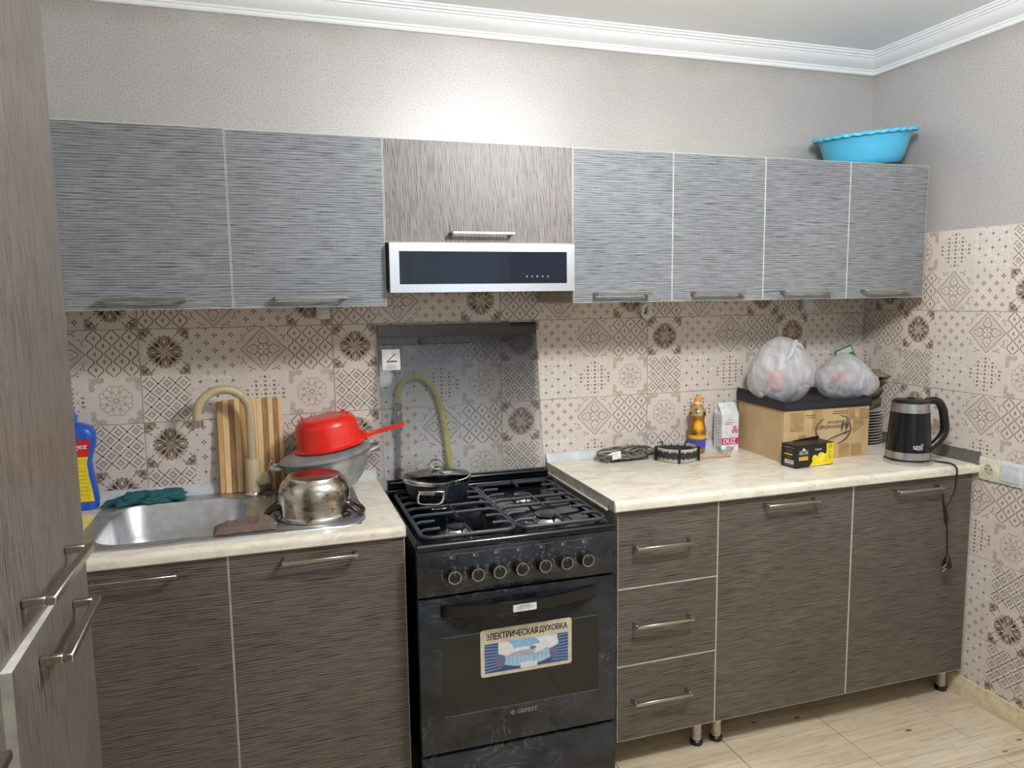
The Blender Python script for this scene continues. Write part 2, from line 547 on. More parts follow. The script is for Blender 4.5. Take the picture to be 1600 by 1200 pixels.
# ------------------------------------------------------------------ wall tiles, each printed with eight ornament fields
class Orn:
    """flat ornament print, unit cell coordinates, layered a hair above the glaze"""
    def __init__(s): s.q = []
    def poly(s, pts, m, L=1): s.q.append(([tuple(p) for p in pts], m, L))
    def stroke(s, pts, w, m, closed=False, L=1):
        n = len(pts)
        P = [Vector((p[0], p[1])) for p in pts]
        off = []
        for i in range(n):
            if closed: t = P[(i + 1) % n] - P[i - 1]
            else: t = P[min(i + 1, n - 1)] - P[max(i - 1, 0)]
            if t.length < 1e-9: t = Vector((1, 0))
            t.normalize(); off.append(Vector((-t.y, t.x)) * w / 2)
        for i in range(n if closed else n - 1):
            j = (i + 1) % n
            s.poly([P[i] - off[i], P[j] - off[j], P[j] + off[j], P[i] + off[i]], m, L)
    def circ(s, c, r, m, n=10, L=1, sx=1.0):
        s.poly([(c[0] + sx * r * math.cos(2 * math.pi * k / n), c[1] + r * math.sin(2 * math.pi * k / n)) for k in range(n)], m, L)
    def ring(s, c, r, w, m, n=20, a0=0, a1=360, L=1):
        full = a1 - a0 >= 360
        k = n if full else n + 1
        s.stroke([(c[0] + r * math.cos(math.radians(a0 + (a1 - a0) * i / n)), c[1] + r * math.sin(math.radians(a0 + (a1 - a0) * i / n))) for i in range(k)], w, m, full, L)
    def petal(s, c, a, l, w, m, L=1, r0=0.0):
        ca, sa = math.cos(a), math.sin(a)
        pts = []
        for u, v in ((0, 0), (.25, .42), (.5, .5), (.75, .36), (1, 0), (.75, -.36), (.5, -.5), (.25, -.42)):
            x, y = r0 + u * l, v * w
            pts.append((c[0] + ca * x - sa * y, c[1] + sa * x + ca * y))
        s.poly(pts, m, L)
    def scroll(s, c, a, r, w, m, turn=1, L=1):
        pts = []
        for k in range(11):
            t = k / 10
            rr = r * (1 - 0.72 * t)
            an = a + turn * t * 5.0
            pts.append((c[0] + rr * math.cos(an), c[1] + rr * math.sin(an)))
        s.stroke(pts, w, m, False, L)

D_, M_, P_ = 1, 2, 3      # dark, mid, pale print

def o_plus(o):
    for k in range(-3, 7):
        for sgn in (1, -1):
            pts = []
            for t in (-0.5, 1.5):
                x = t; y = sgn * (t - 0.5) + 0.5 + (k - 1.5) / 3 
                pts.append((x, y))
            o.stroke(pts, .022, P_, L=0)
    for i in range(7):
        for j in range(-1, 4):
            x = (j + (0.5 if i % 2 else 0.0)) / 3; y = i / 6
            if -0.01 <= x <= 1.01:
                for a in range(4): o.petal((x, y), a * math.pi / 2, .056, .03, D_, r0=.008)

def o_diamond(o):
    c = (.5, .5)
    o.stroke([(.5, .02), (.98, .5), (.5, .98), (.02, .5)], .022, D_, True)
    o.stroke([(.5, .075), (.925, .5), (.5, .925), (.075, .5)], .012, M_, True)
    for a in range(4):
        an = a * math.pi / 2
        ca, sa = math.cos(an), math.sin(an)
        def R(x, y): return (.5 + ca * x - sa * y, .5 + sa * x + ca * y)
        o.stroke([R(.12, .035), R(.17, .10), R(.24, .105), R(.275, .06), R(.32, .055), R(.365, 0), R(.32, -.055), R(.275, -.06), R(.24, -.105), R(.17, -.10), R(.12, -.035)], .016, D_)
        o.stroke([R(.20, 0), R(.235, .035), R(.285, 0), R(.235, -.035)], .012, M_, True)
        o.petal(c, an + math.pi / 4, .10, .06, P_, r0=.01)
        o.petal(c, an, .10, .045, M_, r0=.015)
        o.ring(R(.135, .135), .05, .012, M_, 10)
        # corner scrolls outside the diamond
        def Q(x, y):
            s = [(1, 1), (-1, 1), (-1, -1), (1, -1)][a]
            return (.5 + s[0] * x, .5 + s[1] * y)
        o.stroke([Q(.46, .17), Q(.43, .21), Q(.44, .26), Q(.40, .28), Q(.375, .33)], .016, D_)
        o.stroke([Q(.17, .46), Q(.21, .43), Q(.26, .44), Q(.28, .40), Q(.33, .375)], .016, D_)
        o.petal(Q(.45, .3), an, .04, .03, D_); o.petal(Q(.3, .45), an + 1.5, .04, .03, D_)
        o.stroke([Q(.30, .30), Q(.36, .38), Q(.45, .42)], .02, P_, L=0)
        o.stroke([Q(.30, .30), Q(.38, .36), Q(.42, .45)], .02, P_, L=0)
    o.ring(c, .125, .013, D_, 20)

def o_ogee(o):
    for cx in (1 / 6, .5, 5 / 6):
        for s in (-1, 1):
            o.stroke([(cx + s * (.022 + .062 * (1 - math.cos(2 * math.pi * 3 * k / 36))), k / 36) for k in range(37)], .02, D_)
        for j in range(3):
            leaf(o, cx, 1 / 6 + j / 3)
    for cx in (1 / 3, 2 / 3):
        for j in range(1, 3): leaf(o, cx, j / 3)
    for y in (1 / 3, 2 / 3):
        for x, s in ((0.0, 1), (1.0, -1)):
            o.petal((x, y), 0 if s > 0 else math.pi, .03, .05, M_)

def leaf(o, x, y):
    o.poly([(x, y + .062), (x + .022, y + .02), (x + .036, y - .012), (x, y - .055), (x - .036, y - .012), (x - .022, y + .02)], M_)
    o.petal((x, y - .03), math.pi / 2, .07, .016, D_, L=2)

def o_round(o):
    c = (.5, .5)
    o.circ(c, .335, 4, 28, L=-1)
    for k in range(24):
        a = k * math.pi / 12
        o.circ((.5 + .345 * math.cos(a), .5 + .345 * math.sin(a)), .017, M_ if k % 2 else D_, 6)
    for k in range(12):
        o.petal(c, (k + .5) * math.pi / 6, .10, .034, M_ if k % 3 else D_, r0=.06)
    for a in range(4):
        an = a * math.pi / 2
        p = (.5 + .235 * math.cos(an), .5 + .235 * math.sin(an))
        o.circ(p, .112, M_, 12, L=0)
        o.ring(p, .100, .020, D_, 16, math.degrees(an) + 40, math.degrees(an) + 320)
        o.ring(p, .055, .016, D_, 10, math.degrees(an) + 60, math.degrees(an) + 300, L=2)
        o.petal(p, an + math.pi, .09, .03, P_, L=2, r0=-.03)
        for s in (-1, 1):
            o.petal(c, an + s * .42, .12, .035, D_, r0=.2)
            o.petal(c, an + s * .62, .15, .04, M_, r0=.17)
            o.circ((.5 + .335 * math.cos(an + s * .3), .5 + .335 * math.sin(an + s * .3)), .013, D_, 6)
        o.petal(c, an + math.pi / 4, .20, .07, M_, r0=.12); o.petal(c, an + math.pi / 4, .17, .028, D_, r0=.14)
        s = [(1, 1), (-1, 1), (-1, -1), (1, -1)][a]
        def Q(x, y): return (.5 + s[0] * x, .5 + s[1] * y)
        k = Q(.5, .5)
        o.poly([k, Q(.5, .26), Q(.44, .30), Q(.40, .36), Q(.36, .40), Q(.30, .44), Q(.26, .5)], M_, L=0)
        for r, w in ((.21, .022), (.13, .02)):
            o.stroke([(k[0] - s[0] * r * math.cos(t * math.pi / 20), k[1] - s[1] * r * math.sin(t * math.pi / 20)) for t in range(1, 10)], w, D_)
        o.stroke([Q(.46, .27), Q(.40, .27), Q(.36, .22)], .018, D_)
        o.stroke([Q(.27, .46), Q(.27, .40), Q(.22, .36)], .018, D_)
        o.circ(Q(.36, .22), .014, D_, 6); o.circ(Q(.22, .36), .014, D_, 6)
        o.petal(k, math.atan2(-s[1], -s[0]), .19, .05, D_, r0=.06, L=2)
        o.petal((.5 + .42 * math.cos(an), .5 + .42 * math.sin(an)), an + math.pi, .08, .09, P_, L=0)
    for i in range(3):
        for j in range(3):
            o.circ((.46 + .04 * i, .46 + .04 * j), .012, D_, 4)

def o_lattice(o):
    for i in range(3):
        for j in range(3): o_lat_leaf(o, 1 / 6 + i / 3, 1 / 6 + j / 3)
    for i in range(1, 3):
        for j in range(1, 3): o_lat_leaf(o, i / 3, j / 3)
    for k in range(-2, 4):
        for sgn in (1, -1):
            for q in range(6):
                # segment of the diagonal between crossings
                x0, x1 = q / 6, (q + 1) / 6
                yf = (lambda x: x + (k - .5) / 3) if sgn > 0 else (lambda x: -x + 1 + (k - .5) / 3)
                ya, yb = yf(x0), yf(x1)
                if min(ya, yb) < -.001 or max(ya, yb) > 1.001: continue
                o.stroke([(x0, ya), (x1, yb)], .04, P_, L=2)
                e = .18
                o.stroke([(x0 + (x1 - x0) * e, ya + (yb - ya) * e), (x1 - (x1 - x0) * e, yb - (yb - ya) * e)], .02, D_, L=3)

def o_lat_leaf(o, x, y):
    r = .118
    o.poly([(x, y + r), (x + r, y), (x, y - r), (x - r, y)], P_, L=0)
    r = .088
    o.poly([(x, y + r), (x + r, y), (x, y - r), (x - r, y)], M_, L=1)
    for a in range(4): o.petal((x, y), a * math.pi / 2 + math.pi / 4, .05, .02, P_, L=2)

def o_stars(o):
    for i in range(4):
        for j in range(4):
            if i < 3 and j < 3: o.ring((1 / 6 + i / 3, 1 / 6 + j / 3), .165, .018, P_, 16, L=0)
            if i < 3 and j < 3:
                for a in range(4): o.petal((1 / 6 + i / 3, 1 / 6 + j / 3), a * math.pi / 2 + math.pi / 4, .14, .05, P_, r0=.04, L=0)
    def star(x, y, r):
        pts = []
        for k in range(8):
            rr = r if k % 2 == 0 else r * .35
            pts.append((x + rr * math.cos(k * math.pi / 4), y + rr * math.sin(k * math.pi / 4)))
        o.poly([(min(1, max(0, p[0])), min(1, max(0, p[1]))) for p in pts], D_)
    for i in range(3):
        for j in range(3): star(1 / 6 + i / 3, 1 / 6 + j / 3, .05)
    for i in range(4):
        for j in range(4): star(i / 3, j / 3, .04)

def o_dots(o):
    c = 9
    for i in range(c):
        for j in range(c):
            if abs(i - 4) + abs(j - 4) > 5: continue
            x, y = .5 + (i - 4) * .095, .5 + (j - 4) * .095
            if (i + j) % 2 == 0:
                if i % 2 == 0:
                    r = .024
                    o.poly([(x - r, y - r), (x + r, y - r), (x + r, y + r), (x - r, y + r)], D_)
                else:
                    o.ring((x, y), .03, .01, P_, 8)
            else:
                o.circ((x, y), .03, M_, 8, sx=.6 if i % 2 else 1.5)
    for k in range(-6, 13):
        a = k / 6
        x0 = max(0, -a); x1 = min(1, 1 - a)
        if x1 > x0: o.stroke([(x0, x0 + a), (x1, x1 + a)], .018, P_, L=0)

def o_rosette(o):
    c = (.5, .5)
    for a in range(8):
        an = a * math.pi / 4
        for s in (-1, 1):
            o.stroke([(.5 + r * math.cos(an + s * w), .5 + r * math.sin(an + s * w)) for r, w in ((.1, .0), (.16, .22), (.22, .30), (.28, .24), (.315, .0))], .014, M_)
        o.stroke([(.5 + r * math.cos(an + .39 + w), .5 + r * math.sin(an + .39 + w)) for r, w in ((.29, -.22), (.325, -.15), (.335, 0), (.325, .15), (.29, .22))], .014, M_)
        o.petal(c, an, .07, .03, M_, r0=.02)
        o.petal(c, an + .39, .08, .03, M_, r0=.15)
    for a in range(4):
        s = [(1, 1), (-1, 1), (-1, -1), (1, -1)][a]
        def Q(x, y): return (.5 + s[0] * x, .5 + s[1] * y)
        o.poly([Q(.5, .5), Q(.5, .2), Q(.42, .2), Q(.37, .27), Q(.40, .33), Q(.33, .40), Q(.27, .37), Q(.2, .42), Q(.2, .5)], 4, L=0)
        for q in ((.43, .26), (.26, .43), (.42, .42), (.34, .46), (.46, .34)):
            o.scroll(Q(*q), 1.0 + a, .048, .015, M_, 1 if q[0] > q[1] else -1)

ROWS = [[o_round, o_plus, o_diamond, o_ogee], [o_lattice, o_stars, o_dots, o_rosette]]
G = TW / 4
tile_mats = [simple('cream tile glaze', (216, 205, 196), 0.3, var=0.02, scale=9), simple('dark brown tile print', (112, 90, 74), 0.3),
             simple('mid brown tile print', (172, 153, 137), 0.3), simple('pale tile relief', (230, 223, 216), 0.3),
             simple('light taupe tile print', (202, 187, 173), 0.3)]
TT = 0.008
def tile_mesh(rot, x0=0.0, x1=TW):
    """tile standing in local xz, front towards -y; cut to x0..x1"""
    g = MB()
    g.rbox(0.0007, TW - 0.0007, -TT, 0, 0.0007, TH - 0.0007, .0009, 2, 0)
    for r in range(2):
        for c in range(4):
            o = Orn(); ROWS[r][c](o)
            for pts, m, L in o.q:
                q = []
                for (x, y) in pts:
                    x = min(max(x, .008), .992); y = min(max(y, .008), .992)
                    X = (c + x) * G; Z = (1 - r + y) * G
                    if rot: X, Z = TW - X, TH - Z
                    q.append((X, -TT - 0.00012 - 0.00006 * L, Z))
                g.add(q, [tuple(range(len(q)))], m)
    bm = bmesh.new()
    vs = [bm.verts.new(v) for v in g.v]
    for f, m in zip(g.f, g.m):
        if len(set(f)) < 3: continue
        try:
            fc = bm.faces.new([vs[k] for k in f]); fc.material_index = m
        except ValueError: pass
    if x0 > 0:
        bmesh.ops.bisect_plane(bm, geom=bm.verts[:] + bm.edges[:] + bm.faces[:], plane_co=(x0, 0, 0), plane_no=(-1, 0, 0), clear_outer=True)
    if x1 < TW:
        bmesh.ops.bisect_plane(bm, geom=bm.verts[:] + bm.edges[:] + bm.faces[:], plane_co=(x1, 0, 0), plane_no=(1, 0, 0), clear_outer=True)
    for f in bm.faces:
        f.normal_update()
        if f.material_index and f.normal.y > 0: f.normal_flip()
    me = bpy.data.meshes.new('tile')
    bm.to_mesh(me); bm.free()
    for m in tile_mats: me.materials.append(m)
    return me

CACHE = {}
def place_tile(wall, loc, rz, rot, x0=0.0, x1=TW):
    k = (rot, round(x0, 3), round(x1, 3))
    if k not in CACHE: CACHE[k] = tile_mesh(*k)
    o = bpy.data.objects.new('wall_tile', CACHE[k]); col.objects.link(o)
    o.parent = wall
    o.location = Vector(loc) - ORIG[wall.name]
    o.rotation_euler = (0, 0, rz)

# rows from the top; True = tile hung upside down
back_rot = {(-1, 0): True, (-1, 1): False, (-1, 2): True}
for c in range(-1, 5):
    for r in range(3):
        rot = {0: True, 1: False, 2: (c in (-1, 3))}[r]
        xa = TX + c * TW
        x0 = max(0, XL - xa); x1 = min(TW, XR - TT - xa)
        place_tile(wall_back, (xa, 0, TZ + TH - TH * (r + 1)), 0, rot, x0, x1)
for c in range(-1, 5):
    for r, rot in enumerate((True, False, False, False, True, True)):
        ya = RY - c * TW
        z = RZ + TH - TH * (r + 1)
        x0 = max(0, ya - 0.0)
        x1 = min(TW, ya - YF)
        place_tile(wall_right, (XR, ya, z), -math.pi / 2, rot, x0, x1)

# ================================================================== CABINETS
def bar_handle(mb, xa, xb, z, ywall, depth=0.034, th=0.010, axis='x', sgn=-1):
    """square U handle: two posts and a bar"""
    yb = ywall + sgn * depth
    lo, hi = min(ywall, yb), max(ywall, yb)
    if axis == 'x':
        mb.rbox(xa, xa + th, lo + th / 2, hi, z - th / 2, z + th / 2, .0012, 1)
        mb.rbox(xb - th, xb, lo + th / 2, hi, z - th / 2, z + th / 2, .0012, 1)
        mb.rbox(xa, xb, yb - th / 2 * (1 if sgn < 0 else 1), yb + th / 2, z - th / 2, z + th / 2, .0015, 1)
    return mb

def door_panel(x0, x1, z0, z1, yf, th=0.016, g=0.0009):
    mb = MB()
    # slots: 0 laminate, 1 edge band (its 1 mm of white shows all round the front)
    a, b, c, d = x0 + g, x1 - g, z0 + g, z1 - g
    e = 0.0013
    mb.add([(a, yf, c), (b, yf, c), (b, yf, d), (a, yf, d), (a, yf + th, c), (b, yf + th, c), (b, yf + th, d), (a, yf + th, d),
            (a + e, yf, c + e), (b - e, yf, c + e), (b - e, yf, d - e), (a + e, yf, d - e)],
           [(8, 9, 10, 11), (0, 1, 9, 8), (1, 2, 10, 9), (2, 3, 11, 10), (3, 0, 8, 11), (0, 4, 5, 1), (1, 5, 6, 2), (2, 6, 7, 3), (3, 7, 4, 0), (4, 7, 6, 5)], [0] + [1] * 9)
    return mb

def carcass(x0, x1, y0, z0, z1, yb=-0.012, th=0.016, top=True):
    """open-front box of boards (a closed shell behind the doors)"""
    mb = MB()
    mb.box(x0, x0 + th, y0, yb, z0, z1); mb.box(x1 - th, x1, y0, yb, z0, z1)
    mb.box(x0 + th, x1 - th, y0, yb, z0, z0 + th); 
    if top: mb.box(x0 + th, x1 - th, y0, yb, z1 - th, z1)
    else: mb.box(x0 + th, x1 - th, y0, y0 + .016, z1 - .03, z1)
    mb.box(x0 + th, x1 - th, yb - .004, yb, z0 + th, z1 - th)
    return mb

YU, ZUB, ZUT = -0.3525, 1.503, 1.997
def wall_cabinet(x0, x1, doors, label, z0=ZUB, z1=ZUT, lam='lam_up', hz=1.531, dz=0.0):
    t = thing('wall_cabinet', ((x0 + x1) / 2, -0.17, z0), label, 'cabinet', 'wall cabinets in one row')
    obj('body', carcass(x0 + .0005, x1 - .0005, YU + .0175, z0 + .001, z1 + dz - .001), [M['carcass']], t, smooth=False)
    for (a, b, ha, hb) in doors:
        d = obj('door', door_panel(a, b, z0, z1 + dz, YU), [M[lam], M['edge']], t, smooth=False)
        obj('handle', bar_handle(MB(), ha, hb, hz, YU), M['nickel'], d)
    return t
wall_cabinet(-0.485, -0.0171, [(-0.485, -0.0171, -0.345, -0.136)], 'grey wall cabinet at the far left, behind the tall cupboard edge', dz=0.003)
wall_cabinet(-0.0171, 0.4178, [(-0.0171, 0.4178, 0.095, 0.300)], 'grey wall cabinet just left of the extractor hood')
wall_cabinet(0.4178, 1.0229, [(0.4178, 1.0229, 0.616, 0.816)], 'short taupe vertical-grain wall cabinet above the extractor hood', z0=1.692, lam='lam_vert', hz=1.721)
wall_cabinet(1.0229, 1.7501, [(1.0229, 1.386, 1.093, 1.292), (1.386, 1.7501, 1.457, 1.657)], 'grey two-door wall cabinet just right of the extractor hood')
wall_cabinet(1.7501, 2.4762, [(1.7501, 2.1138, 1.822, 2.022), (2.1138, 2.4762, 2.178, 2.383)], 'grey two-door wall cabinet under the blue basin')

YLF, ZB0, ZB1 = -0.588, 0.104, 0.861
def leg(mb, x, y):
    mb.lathe([(0.020, 0.0), (0.022, 0.004), (0.022, 0.014), (0.018, 0.018)], (x, y, 0), 20, 1)
    mb.lathe([(0.0165, 0.014), (0.0165, 0.104)], (x, y, 0), 20, 0)
def base_cabinet(x0, x1, fronts, legs, label, group='floor cabinets in one row', ztop=ZB1, top=True):
    t = thing('base_cabinet', ((x0 + x1) / 2, -0.3, 0), label, 'cabinet', group)
    obj('body', carcass(x0 + .001, x1 - .001, YLF + .0175, ZB0 + .001, ztop - .001, yb=-0.03, top=top), [M['carcass']], t, smooth=False)
    for (kind, a, b, z0, z1, ha, hb, hz) in fronts:
        d = obj(kind, door_panel(a, b, z0, z1, YLF), [M['lam_low'], M['edge']], t, smooth=False)
        obj('handle', bar_handle(MB(), ha, hb, hz, YLF), M['nickel'], d)
    for (x, y) in legs:
        mb = MB(); leg(mb, x, y)
        obj('leg', mb, [M['leg_steel'], M['black_plastic']], t)
    return t
M['leg_steel'] = simple('scratched chrome leg', (222, 218, 208), 0.35, 0.6, scale=90, c2=(170, 160, 144))
base_cabinet(-0.523, 0.411, [('door', -0.523, -0.0558, ZB0, ZB1, -0.376, -0.176, .833), ('door', -0.0558, 0.411, ZB0, ZB1, 0.078, 0.278, .833)],
             [(-0.47, -.5), (0.36, -.5), (-.47, -.1), (.36, -.1)], 'brown two-door floor cabinet under the sink', top=False)
base_cabinet(1.0705, 1.4298, [('drawer', 1.0705, 1.4298, ZB0, .357, 1.119, 1.325, .240), ('drawer', 1.0705, 1.4298, .357, .612, 1.122, 1.325, .495), ('drawer', 1.0705, 1.4298, .612, .866, 1.121, 1.325, .748)],
             [(1.3992, -.53), (1.11, -.33), (1.3992, -.1), (1.11, -.1)], 'brown three-drawer floor cabinet beside the stove', ztop=.866)
base_cabinet(1.4298, 2.5057, [('door', 1.4298, 1.9665, ZB0, .866, 1.597, 1.800, .836), ('door', 1.9675, 2.5057, ZB0, .866, 2.134, 2.336, .832)],
             [(1.4757, -.53), (2.4757, -.53), (1.4757, -.1), (2.4757, -.1)], 'brown two-door floor cabinet in the right corner', ztop=.866)

# ------------------------------------------------------------------ tall cupboard on the left (front faces +x)
def tall_unit(y0, y1, label, ajar, hz_low, show):
    """y0 far edge, y1 near edge"""
    xf = -0.21
    t = thing('tall_cupboard', (-0.38, (y0 + y1) / 2, 0), label, 'cabinet', 'tall cupboards on the left wall')
    mb = MB()
    th = .016
    x0, x1 = XL + .002, xf - th - .002
    mb.box(x0, x1, y1 + .001, y1 + th, 0, 2.3); mb.box(x0, x1, y0 - th, y0 - .001, 0, 2.3)
    mb.box(x0, x1, y1 + th, y0 - th, 2.284, 2.3); mb.box(x0, x1, y1 + th, y0 - th, 0.06, .076); mb.box(x0, x0 + .004, y1 + th, y0 - th, .076, 2.284)
    mb.box(x0, x1, y1 + th, y0 - th, 1.124, 1.138)
    obj('body', mb, M['carcass'], t, smooth=False)
    # upper door
    mb = MB(); mb.box(xf - th, xf, y1 + .0015, y0 - .0015, 1.1395, 2.3, 1, right=0, left=1)
    d = obj('door', mb, [M['lam_tall'], M['edge']], t, smooth=False)
    def hnd(z, ya, yb, M4=None):
        h = MB()
        tk = .011
        h.rbox(xf, xf + .036 - tk, ya, ya + tk, z - tk / 2, z + tk / 2, .0015, 1)
        h.rbox(xf, xf + .036 - tk, yb - tk, yb, z - tk / 2, z + tk / 2, .0015, 1)
        h.rbox(xf + .036 - tk, xf + .036, ya, yb, z - tk / 2, z + tk / 2, .0015, 1)
        if M4 is not None: h.xf(M4)
        return h
    if show: obj('handle', hnd(1.182, -1.660, -1.455), M['nickel'], d)
    # lower door, hinged at its far edge and a little ajar
    M4 = Matrix.Translation((xf - th, y0, 0)) @ Matrix.Rotation(math.radians(ajar), 4, 'Z') @ Matrix.Translation((-xf + th, -y0, 0))
    mb = MB(); mb.box(xf - th, xf, y1 + .0015, y0 - .0015, .06, 1.1375, 1, right=0, left=1)
    mb.xf(M4)
    d = obj('door', mb, [M['lam_tall'], M['edge']], t, smooth=False)
    obj('handle', hnd(hz_low, *((-1.642, -1.450, M4) if show else (-2.035, -1.838, None))), M['nickel'], d)
    return t
tall_unit(-1.352, -1.742, 'tall taupe cupboard in the left foreground with its lower door ajar', 1.5, 1.101, True)
tall_unit(-1.743, -2.133, 'tall taupe cupboard at the left frame edge, nearest the camera', 0.0, 1.101, False)

# ------------------------------------------------------------------ worktops with rounded front edge
def worktop(x0, x1, yf, zt, zb, label, hole=None):
    """post-formed worktop; profile in (y, z) swept along x; optional rectangular cut-out for a sink"""
    r = .016
    pts = [(yf + r + r * math.cos(math.radians(a)), zt - r + r * math.sin(math.radians(a))) for a in range(90, 181, 15)]
    pts += [(yf, zb + .004), (yf + .004, zb)]
    mb = MB()
    def sweep(a, b, P):
        n = len(P)
        vs = [(a, p[0], p[1]) for p in P] + [(b, p[0], p[1]) for p in P]
        mb.add(vs, [(k, (k + 1) % n, n + (k + 1) % n, n + k) for k in range(n)] + [tuple(range(n)), tuple(range(2 * n - 1, n - 1, -1))])
    if hole is None:
        sweep(x0, x1, pts + [(-.009, zb), (-.009, zt)])
    else:
        hx0, hx1, hy0, hy1 = hole
        sweep(x0, x1, pts + [(hy0, zb), (hy0, zt)])
        mb.box(x0, x1, hy1, -.009, zb, zt)
        mb.box(x0, hx0, hy0, hy1, zb, zt); mb.box(hx1, x1, hy0, hy1, zb, zt)
    return obj('worktop', mb, M['counter'], label=label, cat='worktop', group='cream worktops', ang=30)
worktop(-0.545, 0.411, -0.600, ZL, .861, 'cream marbled worktop with the sink, left of the stove', hole=(-.42, .30, -.53, -.065))
worktop(1.0555, 2.518, -0.607, ZR, .866, 'cream marbled worktop right of the stove')
# metal end strips
mb = MB(); mb.rbox(1.0525, 1.0555, -.604, -.02, .866, .902, .0008, 1); mb.rbox(1.044, 1.0525, -.56, -.03, .862, .868, .0008, 1)
for y in (-.56, -.45, -.33, -.2, -.08):
    mb.lathe([(.003, 0), (.003, .001)], (1.0525, y, .875), 10, 1, M=Matrix.Rotation(-math.pi / 2, 4, 'Y'))
obj('trim_3', mb, [simple('grey aluminium strip', (214, 216, 208), 0.5, 0.1, var=.1, c2=(186, 176, 158), scale=14), M['print_black']], kind='structure', label='aluminium end strip on the worktop beside the stove')
mb = MB(); mb.rbox(.411, .4135, -.600, -.01, .863, .8935, .0008, 1)
obj('trim_4', mb, M['white_plastic'], kind='structure', label='white end strip of the sink worktop')
# plinths where worktop meets wall
def plinth(P0, P1, out, z, h, d, mat, name, label):
    pr = [(0, 0), (d, 0), (d, .004), (d * .75, h * .35), (d * .35, h * .85), (d * .3, h), (0, h)]
    n = len(pr); o = Vector(out)
    vs = [Vector(P0) + o * a + Vector((0, 0, z + b)) for a, b in pr] + [Vector(P1) + o * a + Vector((0, 0, z + b)) for a, b in pr]
    mb = MB(); mb.add(vs, [(k, (k + 1) % n, n + (k + 1) % n, n + k) for k in range(n)] + [tuple(range(n)), tuple(range(2 * n - 1, n - 1, -1))])
    obj(name, mb, mat, kind='structure', label=label)
m_pl = simple('pale blue white plinth', (206, 212, 214), 0.4, scale=12)
plinth((1.05, -.0085, 0), (XR - .009, -.0085, 0), (0, -1, 0), ZR, .033, .024, m_pl, 'trim_5', 'white plinth strip behind the right worktop')
plinth((XR - .0085, -.04, 0), (XR - .0085, -.606, 0), (-1, 0, 0), ZR, .042, .022, simple('grey metal plinth', (140, 138, 134), .4, .6), 'trim_6', 'grey plinth strip on the right wall above the worktop')
plinth((-.545, -.0085, 0), (.411, -.0085, 0), (0, -1, 0), ZL, .034, .022, m_pl, 'trim_7', 'white plinth strip behind the sink worktop')

# ------------------------------------------------------------------ sink
def rr_loop(x0, x1, y0, y1, r, z, n=7):
    return [Vector((p[0] + (x0 + x1) / 2, p[1] + (y0 + y1) / 2, z)) for p in rrect(x1 - x0, y1 - y0, r, n)]
def bridge(mb, loops, mat=0, capend=True):
    n = len(loops[0])
    vs = [v for L in loops for v in L]
    fs = []
    for i in range(len(loops) - 1):
        for k in range(n):
            fs.append((i * n + k, i * n + (k + 1) % n, (i + 1) * n + (k + 1) % n, (i + 1) * n + k))
    if capend: fs.append(tuple((len(loops) - 1) * n + k for k in range(n)))
    mb.add(vs, fs, mat)
sink = thing('sink', (-.06, -.3, ZL), 'stainless steel inset sink with bowl on the left and drainer on the right', 'sink')
zs = ZL + .0045
# rim plate: ring between the outer outline and bowl opening plus the drainer side
mb = MB()
ox0, ox1, oy0, oy1 = -.437, .318, -.548, -.045
bx0, bx1, by0, by1 = -.398, -.012, -.505, -.105
nn = 7
outer = rr_loop(ox0, ox1, oy0, oy1, .09, zs, nn)
inner = rr_loop(bx0, bx1, by0, by1, .085, zs - .0015, nn)
lip = rr_loop(ox0 - .002, ox1 + .002, oy0 - .002, oy1 + .002, .09, ZL + .0006, nn)
bridge(mb, [lip, outer, inner], 0, False)
obj('rim', mb, M['steel_sink'], sink, ang=60)
mb = MB()
loops = [inner, rr_loop(bx0 + .006, bx1 - .006, by0 + .006, by1 - .006, .08, zs - .008, nn), rr_loop(bx0 + .016, bx1 - .016, by0 + .016, by1 - .016, .075, zs - .10, nn),
         rr_loop(bx0 + .04, bx1 - .04, by0 + .04, by1 - .04, .06, zs - .15, nn), rr_loop(bx0 + .14, bx1 - .14, by0 + .14, by1 - .14, .03, zs - .156, nn)]
bridge(mb, loops)
obj('bowl', mb, M['steel_sink'], sink, ang=60)
mb = MB(); mb.lathe([(.045, 0), (.045, .003), (.036, .004), (.03, .001), (.0, .001)], ((bx0 + bx1) / 2, (by0 + by1) / 2, zs - .1555), 28, 0, cap1=False)
obj('drain', mb, M['chrome'], sink)
mb = MB()
for k in range(7):      # pressed drainer ribs
    x = .065 + k * .036
    mb.tube([(x, -.46, zs - .001), (x, -.45, zs + .0015), (x, -.17 + .01 * abs(k - 3), zs + .0015), (x, -.16 + .01 * abs(k - 3), zs - .001)], .006, 8)
for r in (.055, .075):
    mb.tube([(.10 + r * math.cos(a / 10 * math.pi) * 1.2, -.15 + r * math.sin(a / 10 * math.pi), zs) for a in range(0, 11)], .004, 8)
obj('drainer_ribs', mb, M['steel_sink'], sink)

